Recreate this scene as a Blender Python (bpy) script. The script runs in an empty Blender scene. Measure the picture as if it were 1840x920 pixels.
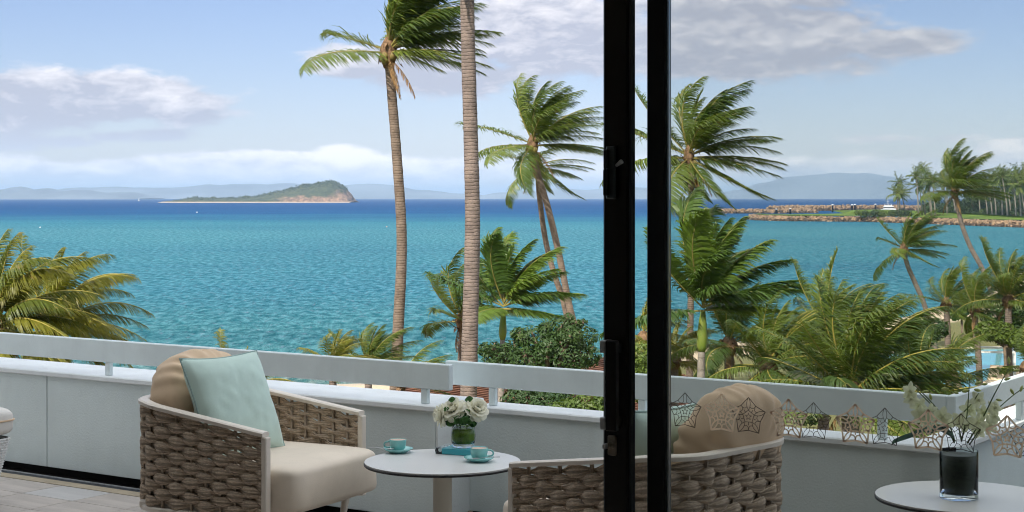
import bpy, math, random
from mathutils import Vector, Matrix, noise

# ------------------------------------------------------------------ camera, sky, sun, exposure
sc = bpy.context.scene
F = 2900.0            # focal length in photograph pixels (1840 wide)
EYE = 1.75            # eye height above the balcony floor (floor z = 0)
SEA = -7.25           # sea level
LAND = -6.0           # garden level
cam = bpy.data.cameras.new('camera')
cam.sensor_width = 36.0
cam.lens = 36.0 * F / 1840.0
cam.shift_y = -105.0 / 1840.0
cam.clip_start = 0.05
cam.clip_end = 200000.0
camo = bpy.data.objects.new('camera', cam)
sc.collection.objects.link(camo)
camo.location = (0, 0, EYE)
camo.rotation_euler = (math.radians(90), 0, 0)
sc.camera = camo
sc.view_settings.view_transform = 'Standard'
sc.view_settings.look = 'None'
sc.view_settings.gamma = 1.0
sc.view_settings.use_curve_mapping = False
sc.view_settings.exposure = 1.0
sc.render.engine = 'CYCLES'
sc.cycles.use_denoising = True
sc.cycles.filter_width = 1.1
sc.cycles.max_bounces = 6; sc.cycles.diffuse_bounces = 3; sc.cycles.glossy_bounces = 3
sc.cycles.transparent_max_bounces = 24
sc.cycles.volume_bounces = 0
sc.cycles.sample_clamp_indirect = 8.0
sc.cycles.use_adaptive_sampling = True
sc.cycles.adaptive_threshold = 0.03

SUN_EL = math.radians(42)
SUN_TO = Vector((-0.50, -0.866))          # horizontal direction towards the sun: behind the camera, to the left
SKY_STRENGTH = 0.080

class NT:
    """small helper for node trees"""
    def __init__(s, tree): s.t = tree
    def n(s, kind, **kw):
        nd = s.t.nodes.new(kind)
        for k, v in kw.items(): setattr(nd, k, v)
        return nd
    def put(s, sock, v):
        if isinstance(v, bpy.types.NodeSocket): s.t.links.new(v, sock)
        elif v is not None: sock.default_value = v
    def m(s, op, a, b=None, c=None, clamp=False):
        nd = s.n('ShaderNodeMath', operation=op); nd.use_clamp = clamp
        for i, v in enumerate((a, b, c)):
            if v is not None: s.put(nd.inputs[i], v)
        return nd.outputs[0]
    def smooth(s, v, lo, hi, a=0.0, b=1.0):
        nd = s.n('ShaderNodeMapRange', interpolation_type='SMOOTHSTEP')
        for i, x in enumerate((v, lo, hi, a, b)): s.put(nd.inputs[i], x)
        return nd.outputs[0]
    def mix(s, f, a, b, mode='MIX'):
        nd = s.n('ShaderNodeMix', data_type='RGBA', blend_type=mode)
        s.put(nd.inputs[0], f); s.put(nd.inputs[6], a); s.put(nd.inputs[7], b)
        return nd.outputs[2]
    def noise(s, vec, scale, detail=3.0, rough=0.55, dist=0.0):
        nd = s.n('ShaderNodeTexNoise')
        if vec is not None: s.put(nd.inputs['Vector'], vec)
        nd.inputs['Scale'].default_value = scale; nd.inputs['Detail'].default_value = detail
        nd.inputs['Roughness'].default_value = rough; nd.inputs['Distortion'].default_value = dist
        return nd.outputs['Fac']
    def xyz(s, x, y, z):
        nd = s.n('ShaderNodeCombineXYZ')
        for i, v in enumerate((x, y, z)): s.put(nd.inputs[i], v)
        return nd.outputs[0]
    def ramp(s, f, stops):
        nd = s.n('ShaderNodeValToRGB'); e = nd.color_ramp.elements
        while len(e) < len(stops): e.new(0.5)
        for i, (p, c) in enumerate(stops): e[i].position = p; e[i].color = (*c, 1)
        s.put(nd.inputs[0], f)
        return nd.outputs[0]

def rgba(c): return (c[0], c[1], c[2], 1.0)

world = bpy.data.worlds.new('World')
sc.world = world
world.use_nodes = True
world.cycles.sampling_method = 'MANUAL'; world.cycles.sample_map_resolution = 512
W = NT(world.node_tree)
W.t.nodes.clear()
sky = W.n('ShaderNodeTexSky', sky_type='NISHITA')
sky.sun_disc = False
sky.sun_elevation = SUN_EL
sky.sun_rotation = math.atan2(SUN_TO.x, SUN_TO.y)
sky.air_density = 1.0; sky.dust_density = 0.1; sky.ozone_density = 1.6
tc = W.n('ShaderNodeTexCoord')
sep = W.n('ShaderNodeSeparateXYZ'); W.put(sep.inputs[0], tc.outputs['Generated'])
az = W.m('ARCTAN2', sep.outputs[0], sep.outputs[1])
el = W.m('ARCSINE', sep.outputs[2])
# clouds live in direction space: streets of flat stratocumulus over the whole dome
cv = W.xyz(W.m('MULTIPLY', az, 12.0), W.m('MULTIPLY', el, 30.0), 0.0)
n1 = W.noise(cv, 0.9, 7.0, 0.56, 0.25)
n2 = W.noise(cv, 3.4, 7.0, 0.62, 0.25)
CLOUDS = [  # photograph px centre, half sizes, weight, darkness of the base
    (60, 190, 330, 62, 1.0, -0.45), (300, 204, 130, 26, 0.75, -0.1), (240, 246, 120, 19, 0.8, -1.0), (40, 258, 200, 24, 0.7, -0.7),
    (640, 116, 105, 32, 1.0, -0.15), (790, 126, 150, 55, 1.0, -0.35), (1000, 66, 220, 92, 1.1, -0.15), (190, 150, 250, 22, 0.5, -0.2), (1330, 78, 290, 70, 1.1, -0.1),
    (1560, 84, 180, 34, 0.9, -0.25), (1180, 10, 420, 50, 0.7, -0.5), (1480, 0, 250, 40, 0.7, -0.6),
    (1540, 292, 190, 20, 0.8, 0.3), (1812, 280, 60, 28, 1.0, 0.5), (1640, 252, 190, 14, 0.55, -0.3), (430, 285, 260, 16, 0.75, 0.5), (620, 290, 75, 26, 0.9, 0.7), (770, 296, 90, 20, 0.7, 0.4), (80, 296, 110, 14, 0.7, 0.5), (90, 320, 190, 12, 0.7, -0.8),
    (-300, 150, 260, 90, 0.9, -0.3), (2330, 150, 330, 70, 0.8, -0.2)]
dens = None; shade = None
for (cx, cy, hw, hh, wt, tn_) in CLOUDS:
    dx = W.m('MULTIPLY', W.m('SUBTRACT', az, math.atan((cx - 920) / F)), F / hw)
    dy = W.m('MULTIPLY', W.m('SUBTRACT', el, (355 - cy) / F), F / hh)
    r2 = W.m('ADD', W.m('MULTIPLY', dx, dx), W.m('MULTIPLY', dy, dy))
    g = W.m('MULTIPLY', W.m('EXPONENT', W.m('MULTIPLY', r2, -0.9)), wt)
    dens = g if dens is None else W.m('MAXIMUM', dens, g)
    sh = W.m('MULTIPLY', g, W.m('ADD', dy, tn_ * 1.6))
    shade = sh if shade is None else W.m('ADD', shade, sh)
# a low bank along the whole horizon, and unseen cloud overhead thickened to fill the balcony shade
bank = W.m('MULTIPLY', W.m('EXPONENT', W.m('MULTIPLY', W.m('POWER', W.m('MULTIPLY', W.m('SUBTRACT', el, 0.017), 85.0), 2.0), -1.0)), 0.74)
dens = W.m('MAXIMUM', dens, bank)
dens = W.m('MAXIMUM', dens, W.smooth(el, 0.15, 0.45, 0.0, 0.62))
amp = W.smooth(dens, 0.0, 0.4, 0.35, 1.0)
fld = W.m('ADD', dens, W.m('MULTIPLY', amp, W.m('ADD', W.m('MULTIPLY', W.m('SUBTRACT', n1, 0.5), 1.5), W.m('MULTIPLY', W.m('SUBTRACT', n2, 0.5), 0.6))))
cover = W.smooth(fld, 0.32, 0.62)
tone = W.m('ADD', W.m('MULTIPLY', shade, 0.5), W.m('ADD', W.m('MULTIPLY', W.m('SUBTRACT', n2, 0.5), 2.2), 0.45), clamp=True)
low = W.smooth(el, 0.012, 0.05)
grey = W.mix(low, rgba((4.9, 5.2, 6.0)), rgba((3.6, 3.7, 4.4)))
white = W.mix(low, rgba((9.2, 8.7, 8.3)), rgba((7.7, 7.4, 7.5)))
cloudcol = W.mix(tone, grey, white)
high = W.smooth(el, 0.2, 0.7)                      # unseen overhead cloud, made brighter to light the shaded balcony
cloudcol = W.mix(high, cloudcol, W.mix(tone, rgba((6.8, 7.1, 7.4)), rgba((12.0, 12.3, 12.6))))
# the sky over a tropical sea is a paler, milkier blue than the pure model
skyc = W.mix(1.0, sky.outputs[0], rgba((0.59, 0.585, 0.75)), 'MULTIPLY')
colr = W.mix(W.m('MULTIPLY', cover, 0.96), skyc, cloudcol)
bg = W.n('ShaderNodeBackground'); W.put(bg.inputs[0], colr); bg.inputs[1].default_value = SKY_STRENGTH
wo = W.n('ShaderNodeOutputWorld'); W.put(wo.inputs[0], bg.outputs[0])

sun = bpy.data.lights.new('sun', 'SUN')
sun.energy = 3.4; sun.angle = math.radians(0.5); sun.color = (1.0, 0.93, 0.82)
suno = bpy.data.objects.new('sun', sun); sc.collection.objects.link(suno)
sd = Vector((SUN_TO.x * math.cos(SUN_EL), SUN_TO.y * math.cos(SUN_EL), math.sin(SUN_EL)))
suno.rotation_euler = sd.to_track_quat('Z', 'Y').to_euler()
suno.location = (-20, -40, 60)

# ------------------------------------------------------------------ helpers
COL = sc.collection
rnd = random.Random(7)

def at(x, y, d):
    """the place at distance d that the photograph shows at pixel x, y"""
    return Vector(((x - 920) / F * d, d, EYE - (y - 355) / F * d))
TH = math.radians(34)
UX, UY = math.cos(TH), -math.sin(TH)      # along the facade
NX, NY = math.sin(TH), math.cos(TH)       # out of the facade
def UN(u, n, z=0.0): return Vector((u * UX + n * NX, u * UY + n * NY, z))
def ray_u(px, n):
    k = (px - 920) / F
    t = n / (NX * k + NY)
    return (k * UX + UY) * t

class MB:
    def __init__(s): s.v = []; s.f = []; s.mi = []; s.uv = []
    def add(s, verts, faces, mi=0, uvs=None):
        b = len(s.v); s.v.extend(verts)
        for f in faces: s.f.append(tuple(i + b for i in f)); s.mi.append(mi)
        s.uv.extend(uvs if uvs else [(0, 0)] * len(verts))
    def box(s, x0, x1, y0, y1, z0, z1, mi=0, bev=0.0):
        if bev <= 0:
            v = [(x, y, z) for z in (z0, z1) for y in (y0, y1) for x in (x0, x1)]
            s.add(v, [(0, 2, 3, 1), (4, 5, 7, 6), (0, 1, 5, 4), (2, 6, 7, 3), (0, 4, 6, 2), (1, 3, 7, 5)], mi); return
        b = bev; v = []; idx = {}
        X, Y, Z = (x0, x1), (y0, y1), (z0, z1)
        for i in (0, 1):
            for j in (0, 1):
                for k in (0, 1):
                    sx, sy, sz = (1 if i == 0 else -1), (1 if j == 0 else -1), (1 if k == 0 else -1)
                    for a in range(3):
                        idx[i, j, k, a] = len(v)
                        v.append((X[i] + (0 if a == 0 else sx * b), Y[j] + (0 if a == 1 else sy * b), Z[k] + (0 if a == 2 else sz * b)))
        f = []
        for a in range(3):
            for e in (0, 1):
                q = []
                for (p, r) in ((0, 0), (1, 0), (1, 1), (0, 1)):
                    c = [0, 0, 0]; c[a] = e; c[(a + 1) % 3] = p; c[(a + 2) % 3] = r
                    q.append(idx[c[0], c[1], c[2], a])
                f.append(tuple(q if e == 1 else q[::-1]))
        for a in range(3):      # bevelled edges running along axis a
            b1, b2 = (a + 1) % 3, (a + 2) % 3
            for p in (0, 1):
                for r in (0, 1):
                    c0 = [0, 0, 0]; c0[b1] = p; c0[b2] = r; c1 = list(c0); c1[a] = 1
                    q = [idx[(*c0, b1)], idx[(*c1, b1)], idx[(*c1, b2)], idx[(*c0, b2)]]
                    f.append(tuple(q if p != r else q[::-1]))
        for i in (0, 1):
            for j in (0, 1):
                for k in (0, 1):
                    q = (idx[i, j, k, 0], idx[i, j, k, 1], idx[i, j, k, 2])
                    f.append(q if (i + j + k) % 2 == 1 else q[::-1])
        s.add(v, f, mi)
    def tube(s, pts, rad, sides=8, mi=0, cap=True, flat=1.0):
        pts = [Vector(p) for p in pts]; n = len(pts)
        if not hasattr(rad, '__len__'): rad = [rad] * n
        v = []; uv = []; ref = None; acc = 0.0
        for i, p in enumerate(pts):
            t = (pts[min(i + 1, n - 1)] - pts[max(i - 1, 0)]).normalized()
            if ref is None:
                ref = Vector((0, 0, 1)) if abs(t.z) < 0.9 else Vector((1, 0, 0))
            a = (ref - t * ref.dot(t)).normalized(); b = t.cross(a); ref = a
            if i: acc += (p - pts[i - 1]).length
            for k in range(sides):
                w = 2 * math.pi * k / sides
                v.append(tuple(p + a * (math.cos(w) * rad[i] * flat) + b * (math.sin(w) * rad[i]))); uv.append((acc, k / sides))
        f = [(i * sides + k, i * sides + (k + 1) % sides, (i + 1) * sides + (k + 1) % sides, (i + 1) * sides + k) for i in range(n - 1) for k in range(sides)]
        if cap: f += [tuple(range(sides))[::-1], tuple((n - 1) * sides + k for k in range(sides))]
        s.add(v, f, mi, uv)
    def lathe(s, prof, seg=32, mi=0, c=(0, 0, 0)):
        v = []; n = len(prof)
        for (r, z) in prof:
            for k in range(seg):
                w = 2 * math.pi * k / seg
                v.append((c[0] + max(r, 1e-4) * math.cos(w), c[1] + max(r, 1e-4) * math.sin(w), c[2] + z))
        f = [(i * seg + k, i * seg + (k + 1) % seg, (i + 1) * seg + (k + 1) % seg, (i + 1) * seg + k) for i in range(n - 1) for k in range(seg)]
        if prof[0][0] > 1e-3: f.append(tuple(range(seg))[::-1])
        if prof[-1][0] > 1e-3: f.append(tuple((n - 1) * seg + k for k in range(seg)))
        s.add(v, f, mi)
    def sheet(s, fn, nu, nv, mi=0, cu=False):
        v = []; uv = []
        for i in range(nu + (0 if cu else 1)):
            for j in range(nv + 1):
                v.append(tuple(fn(i / nu, j / nv))); uv.append((i / nu, j / nv))
        c = nu if cu else nu + 1
        f = [(i * (nv + 1) + j, ((i + 1) % c) * (nv + 1) + j, ((i + 1) % c) * (nv + 1) + j + 1, i * (nv + 1) + j + 1) for i in range(nu) for j in range(nv)]
        s.add(v, f, mi, uv)
    def mesh(s, name, mats, smooth=False):
        me = bpy.data.meshes.new(name)
        me.from_pydata(s.v, [], s.f)
        if not isinstance(mats, (list, tuple)): mats = [mats]
        for m_ in mats: me.materials.append(m_)
        me.polygons.foreach_set('material_index', s.mi)
        if smooth: me.polygons.foreach_set('use_smooth', [True] * len(s.f))
        if any(u != (0, 0) for u in s.uv[:50]):
            ul = me.uv_layers.new(name='UVMap')
            li = [0] * len(me.loops); me.loops.foreach_get('vertex_index', li)
            flat = []
            for i in li: flat.extend(s.uv[i])
            ul.data.foreach_set('uv', flat)
        me.update()
        return me
    def build(s, name, mats, parent=None, smooth=False, loc=None):
        return link(name, s.mesh(name, mats, smooth), parent, loc)

def link(name, me, parent=None, loc=None):
    o = bpy.data.objects.new(name, me); COL.objects.link(o)
    if parent: o.parent = parent
    if loc is not None: o.location = loc
    return o
def tag(o, label, cat, group=None):
    o['label'] = label; o['category'] = cat
    if group: o['group'] = group
    return o
def struct(o): o['kind'] = 'structure'; return o
def stuff(o): o['kind'] = 'stuff'; return o
def thing(name, label, cat, loc=(0, 0, 0), rz=0.0, group=None):
    o = bpy.data.objects.new(name, None); COL.objects.link(o)
    o.location = loc; o.rotation_euler = (0, 0, rz); o.empty_display_size = 0.2
    return tag(o, label, cat, group)
def bevel(o, w=0.004, seg=2):
    md = o.modifiers.new('bevel', 'BEVEL'); md.width = w; md.segments = seg; md.limit_method = 'ANGLE'
    return o

# ------------------------------------------------------------------ materials
def M(name, col, rough=0.6, spec=0.4, metal=0.0, var=0.0, vs=4.0, bump=0.0, bs=60.0, bd=4.0, col2=None, stretch=None, transl=0.0, objrand=0.0, sheen=0.0, grime=0.0):
    m_ = bpy.data.materials.new(name); m_.use_nodes = True
    N = NT(m_.node_tree); p = N.t.nodes['Principled BSDF']
    out = N.t.nodes['Material Output']
    p.inputs['Roughness'].default_value = rough; p.inputs['Metallic'].default_value = metal
    p.inputs['Specular IOR Level'].default_value = spec
    if sheen: p.inputs['Sheen Weight'].default_value = sheen
    t = N.n('ShaderNodeTexCoord'); vec = t.outputs['Object']
    if stretch:
        mp = N.n('ShaderNodeMapping'); mp.inputs['Scale'].default_value = stretch; N.put(mp.inputs[0], vec); vec = mp.outputs[0]
    c = rgba(col)
    if var or col2:
        f = N.noise(vec, vs, 5.0, 0.6)
        a = col; b = col2 if col2 else tuple(x * (1 + var) for x in col)
        if not col2: a = tuple(x * (1 - var) for x in col)
        c = N.mix(N.smooth(f, 0.32, 0.68), rgba(a), rgba(b))
    if grime:
        gm = N.n('ShaderNodeMapping'); gm.inputs['Scale'].default_value = (5.0, 5.0, 0.7); N.put(gm.inputs[0], t.outputs['Object'])
        gf = N.m('MULTIPLY', N.smooth(N.noise(gm.outputs[0], 1.6, 6.0, 0.7), 0.48, 0.78), grime)
        c = N.mix(gf, c, rgba((0.22, 0.20, 0.165)))
    if objrand:
        oi = N.n('ShaderNodeObjectInfo')
        hs = N.n('ShaderNodeHueSaturation')
        N.put(hs.inputs['Value'], N.m('ADD', N.m('MULTIPLY', oi.outputs['Random'], 2 * objrand), 1 - objrand))
        N.put(hs.inputs['Color'], c); c = hs.outputs[0]
    N.put(p.inputs['Base Color'], c)
    if bump:
        bp = N.n('ShaderNodeBump'); bp.inputs['Strength'].default_value = bump; bp.inputs['Distance'].default_value = 0.01
        N.put(bp.inputs['Height'], N.noise(vec, bs, bd, 0.6)); N.put(p.inputs['Normal'], bp.outputs[0])
    if transl:
        tr = N.n('ShaderNodeBsdfTranslucent'); N.put(tr.inputs[0], c)
        mx = N.n('ShaderNodeMixShader'); mx.inputs[0].default_value = transl
        N.put(mx.inputs[1], p.outputs[0]); N.put(mx.inputs[2], tr.outputs[0]); N.put(out.inputs[0], mx.outputs[0])
    return m_

def leaf_mat(name, young, old, tip, transl=0.35, rough=0.42):
    """foliage: each leaf object gets its own mix of young and old green, with straw-coloured patches"""
    m_ = bpy.data.materials.new(name); m_.use_nodes = True
    N = NT(m_.node_tree); p = N.t.nodes['Principled BSDF']; out = N.t.nodes['Material Output']
    oi = N.n('ShaderNodeObjectInfo'); t = N.n('ShaderNodeTexCoord')
    c = N.mix(oi.outputs['Random'], rgba(young), rgba(old))
    f = N.noise(t.outputs['Object'], 2.3, 4.0, 0.65)
    c = N.mix(N.smooth(f, 0.55, 0.78), c, rgba(tip))
    f2 = N.noise(t.outputs['Object'], 9.0, 2.0)
    c = N.mix(1.0, c, N.mix(f2, rgba((0.6, 0.62, 0.6)), rgba((1.4, 1.4, 1.35))), 'MULTIPLY')
    N.put(p.inputs['Base Color'], c); p.inputs['Roughness'].default_value = rough
    p.inputs['Specular IOR Level'].default_value = 0.45
    tr = N.n('ShaderNodeBsdfTranslucent'); N.put(tr.inputs[0], N.mix(1.0, c, rgba((1.5, 1.5, 0.8)), 'MULTIPLY'))
    mx = N.n('ShaderNodeMixShader'); mx.inputs[0].default_value = transl
    N.put(mx.inputs[1], p.outputs[0]); N.put(mx.inputs[2], tr.outputs[0]); N.put(out.inputs[0], mx.outputs[0])
    return m_

def bark_mat(name, a, b, ring=44.0):
    m_ = bpy.data.materials.new(name); m_.use_nodes = True
    N = NT(m_.node_tree); p = N.t.nodes['Principled BSDF']
    t = N.n('ShaderNodeTexCoord'); sp = N.n('ShaderNodeSeparateXYZ'); N.put(sp.inputs[0], t.outputs['Object'])
    nz = N.noise(t.outputs['Object'], 5.0, 4.0, 0.6)
    w = N.m('SINE', N.m('ADD', N.m('MULTIPLY', sp.outputs[2], ring * 2), N.m('MULTIPLY', nz, 6.0)))
    ringf = N.smooth(w, 0.1, 1.0)
    fine = N.noise(t.outputs['Object'], 28.0, 4.0, 0.7)
    c = N.mix(N.smooth(nz, 0.35, 0.7), rgba(a), rgba(b))
    c = N.mix(N.m('MULTIPLY', N.m('MULTIPLY', ringf, N.smooth(nz, 0.3, 0.7)), 0.3), c, rgba(tuple(x * 0.42 for x in a)))
    c = N.mix(N.smooth(fine, 0.55, 0.8, 0.0, 0.6), c, rgba(tuple(x * 0.4 for x in a)))
    N.put(p.inputs['Base Color'], c); p.inputs['Roughness'].default_value = 0.9
    bp = N.n('ShaderNodeBump'); bp.inputs['Strength'].default_value = 0.7; bp.inputs['Distance'].default_value = 0.02
    N.put(bp.inputs['Height'], N.m('ADD', fine, N.m('MULTIPLY', ringf, -0.8))); N.put(p.inputs['Normal'], bp.outputs[0])
    return m_

def pane_mat(name, tint, refl):
    m_ = bpy.data.materials.new(name); m_.use_nodes = True
    N = NT(m_.node_tree); N.t.nodes.clear()
    tr = N.n('ShaderNodeBsdfTransparent'); tr.inputs[0].default_value = rgba(tint)
    gl = N.n('ShaderNodeBsdfGlossy'); gl.inputs['Roughness'].default_value = 0.0; gl.inputs[0].default_value = rgba((0.9, 0.95, 0.95))
    fr = N.n('ShaderNodeFresnel'); fr.inputs[0].default_value = 1.45
    mx = N.n('ShaderNodeMixShader'); N.put(mx.inputs[0], N.m('MULTIPLY', fr.outputs[0], refl))
    N.put(mx.inputs[1], tr.outputs[0]); N.put(mx.inputs[2], gl.outputs[0])
    o = N.n('ShaderNodeOutputMaterial'); N.put(o.inputs[0], mx.outputs[0])
    return m_

mPaint = M('white_rail_paint', (0.72, 0.80, 0.80), 0.45, 0.4, var=0.05, vs=3, bump=0.06, bs=20, grime=0.07)
mCoping = M('coping_paint', (0.80, 0.83, 0.83), 0.5, 0.4, var=0.06, vs=2.5, bump=0.1, bs=30, grime=0.14)
mStucco = M('stucco_panel', (0.68, 0.75, 0.74), 0.85, 0.2, var=0.05, vs=1.6, bump=0.32, bs=85, bd=5, grime=0.07)
mStucco2 = M('stucco_panel_smooth', (0.72, 0.76, 0.75), 0.8, 0.2, var=0.04, vs=1.6, bump=0.3, bs=85)
mTile = M('porcelain_tile', (0.50, 0.45, 0.41), 0.5, 0.4, var=0.12, vs=2.0, bump=0.12, bs=40, stretch=(1, 6, 1), objrand=0.06)
mTileP = M('sheen_tinted_tile', (0.58, 0.56, 0.55), 0.35, 0.5, var=0.06, vs=3.0, stretch=(1, 5, 1))  # reflected light put into the paler colour of one tile
mGrout = M('grout', (0.20, 0.18, 0.165), 0.9, 0.1, var=0.1, vs=20)
mDark = M('drain_dark', (0.012, 0.011, 0.010), 0.8, 0.2)
mGrate = M('drain_grate', (0.03, 0.035, 0.05), 0.35, 0.5, metal=0.6)
mBronze = M('bronze_frame', (0.012, 0.010, 0.009), 0.42, 0.35, var=0.2, vs=8)
mBronzeEdge = M('frame_edge_seal', (0.055, 0.065, 0.065), 0.3, 0.5, metal=0.4)
mSteel = M('brushed_steel', (0.50, 0.52, 0.52), 0.45, 0.5, metal=0.35, var=0.1, vs=30)
mBrass = M('worn_lock_metal', (0.26, 0.22, 0.17), 0.4, 0.5, metal=0.3, var=0.2, vs=40)
mClear = pane_mat('clear_pane', (0.975, 0.985, 0.98), 0.22)
mTint = pane_mat('tinted_pane', (0.90, 0.90, 0.89), 0.22)
mGold = M('gold_decal', (0.95, 0.72, 0.50), 0.5, 0.3, var=0.05, vs=30, transl=0.75)
mDecalDark = M('dark_decal', (0.07, 0.05, 0.04), 0.6, 0.3)
mCream = M('cream_powder_coat', (0.78, 0.71, 0.61), 0.4, 0.4, var=0.03)
mCushion = M('tan_cushion_fabric', (0.74, 0.55, 0.37), 0.85, 0.15, var=0.05, vs=5, bump=0.12, bs=260, sheen=0.15)
mSeat = M('cream_seat_fabric', (0.83, 0.73, 0.60), 0.85, 0.15, var=0.04, vs=5, bump=0.12, bs=260, sheen=0.15)
mTeal = M('seafoam_pillow_fabric', (0.58, 0.74, 0.66), 0.85, 0.15, var=0.05, vs=5, bump=0.12, bs=260, sheen=0.2)
mTealPipe = M('seafoam_piping', (0.33, 0.46, 0.43), 0.8, 0.2)
mWhiteCush = M('white_cushion', (0.74, 0.72, 0.67), 0.85, 0.2, var=0.03, bump=0.1, bs=200)
mWicker = M('white_wicker', (0.72, 0.74, 0.73), 0.5, 0.4, var=0.1, vs=25)
mTop = M('white_laminate', (0.76, 0.76, 0.74), 0.28, 0.5, var=0.02, vs=3)
mTopEdge = M('black_compact_edge', (0.012, 0.012, 0.013), 0.4, 0.4)
mPost = M('post_powder_coat', (0.62, 0.59, 0.50), 0.4, 0.4)
mAqua = M('aqua_glazed_china', (0.26, 0.60, 0.58), 0.18, 0.6, var=0.06, vs=14)
mCoffee = M('milk_coffee', (0.60, 0.46, 0.37), 0.7, 0.2, var=0.15, vs=60)
mPaper = M('book_pages', (0.70, 0.64, 0.56), 0.9, 0.1, var=0.1, vs=200, stretch=(0.1, 0.1, 6))
mRose = M('cream_rose_petal', (0.95, 0.93, 0.78), 0.6, 0.3, var=0.05, vs=30, transl=0.3)
mRoseLeaf = M('rose_leaf', (0.06, 0.15, 0.04), 0.4, 0.4, var=0.35, vs=30, transl=0.15)
mStem = M('flower_stem', (0.07, 0.12, 0.03), 0.5, 0.4, var=0.3, vs=30)
mOrchid = M('pale_orchid_petal', (0.80, 0.82, 0.56), 0.6, 0.3, var=0.1, vs=30, transl=0.3)
mBud = M('orchid_bud', (0.40, 0.45, 0.14), 0.5, 0.4, var=0.2, vs=50)
mWrap = M('dark_wrapped_leaf', (0.028, 0.034, 0.022), 0.45, 0.4, var=0.4, vs=18, stretch=(1, 1, 7))
mBlade = M('grey_green_blade', (0.07, 0.13, 0.10), 0.4, 0.4, var=0.3, vs=20)
mRoomWall = M('room_wall_paint', (0.80, 0.77, 0.71), 0.8, 0.2, var=0.03, bump=0.05)
mRoomFloor = M('room_timber_floor', (0.52, 0.44, 0.36), 0.45, 0.4, var=0.3, vs=3, stretch=(1, 9, 1))
mFacade = M('facade_render', (0.80, 0.80, 0.77), 0.8, 0.2, var=0.05, bump=0.2, bs=60)

mCoco = leaf_mat('coconut_leaflet', (0.135, 0.180, 0.028), (0.060, 0.105, 0.024), (0.24, 0.20, 0.06))
mCocoY = leaf_mat('yellow_green_coconut_leaflet', (0.22, 0.21, 0.030), (0.11, 0.14, 0.026), (0.30, 0.21, 0.07), 0.4)  # leaflets of the yellow-green palms
mRoyal = leaf_mat('royal_leaflet', (0.14, 0.21, 0.030), (0.06, 0.12, 0.026), (0.20, 0.17, 0.06), 0.35)
mDry = M('dry_frond', (0.26, 0.16, 0.075), 0.9, 0.1, var=0.35, vs=6, transl=0.2)
mRachis = M('yellow_rachis', (0.25, 0.21, 0.06), 0.5, 0.3, var=0.25, vs=3)
mRachisY = M('bright_rachis', (0.33, 0.27, 0.06), 0.5, 0.3, var=0.2, vs=3)
mBark = bark_mat('coconut_bark', (0.23, 0.175, 0.145), (0.15, 0.115, 0.097))
mBarkW = bark_mat('warm_bark', (0.21, 0.155, 0.115), (0.14, 0.10, 0.073))
mBarkG = bark_mat('royal_bark', (0.33, 0.29, 0.25), (0.22, 0.19, 0.16), 12.0)
mShaft = M('green_crownshaft', (0.16, 0.23, 0.035), 0.4, 0.4, var=0.25, vs=3, col2=(0.22, 0.25, 0.05))
mFibre = M('brown_leaf_fibre', (0.17, 0.105, 0.06), 0.9, 0.1, var=0.45, vs=9)
mNut = M('coconut_husk', (0.20, 0.15, 0.05), 0.6, 0.3, var=0.3, vs=8)
mFol = leaf_mat('glossy_broadleaf', (0.042, 0.085, 0.018), (0.030, 0.066, 0.015), (0.09, 0.13, 0.028), 0.22, 0.52)
mFolY = leaf_mat('light_broadleaf', (0.11, 0.16, 0.025), (0.075, 0.12, 0.022), (0.16, 0.19, 0.04), 0.3, 0.45)
mFolFar = leaf_mat('far_forest_leaf', (0.038, 0.070, 0.022), (0.026, 0.052, 0.018), (0.07, 0.09, 0.035), 0.15, 0.7)
mBranch = M('tree_bark', (0.16, 0.12, 0.085), 0.9, 0.1, var=0.35, vs=10, bump=0.5, bs=30)
mRock = M('ochre_boulder', (0.37, 0.25, 0.155), 0.9, 0.15, var=0.45, vs=0.5, col2=(0.13, 0.09, 0.065), bump=0.5, bs=2)
mRockWet = M('wet_boulder', (0.055, 0.038, 0.026), 0.6, 0.3, var=0.4, vs=0.5)
mGrass = M('mown_grass', (0.10, 0.155, 0.025), 0.9, 0.1, var=0.3, vs=0.08)
mRoofTile = M('timber_roof', (0.155, 0.070, 0.042), 0.75, 0.2, var=0.3, vs=2.0, stretch=(1, 1, 1))
mPool = M('pool_water', (0.05, 0.36, 0.42), 0.08, 0.4, var=0.12, vs=0.8, bump=0.35, bs=3)
mPoolEdge = M('pool_coping', (0.45, 0.38, 0.28), 0.8, 0.2, var=0.1)
mBoat = M('boat_white', (0.78, 0.78, 0.76), 0.3, 0.5)
mBoatDark = M('boat_window', (0.02, 0.025, 0.03), 0.15, 0.5)
mPile = M('black_pile', (0.012, 0.012, 0.014), 0.5, 0.4)
mBuoy = M('buoy_orange', (0.65, 0.30, 0.16), 0.5, 0.4)
mMount = M('haze_tinted_slope', (0.13, 0.155, 0.18), 0.95, 0.1, var=0.25, vs=0.002)  # slope colour paled and blued to carry part of the haze
mTextile = M('umbrella_cloth', (0.75, 0.75, 0.72), 0.8, 0.2)

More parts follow.
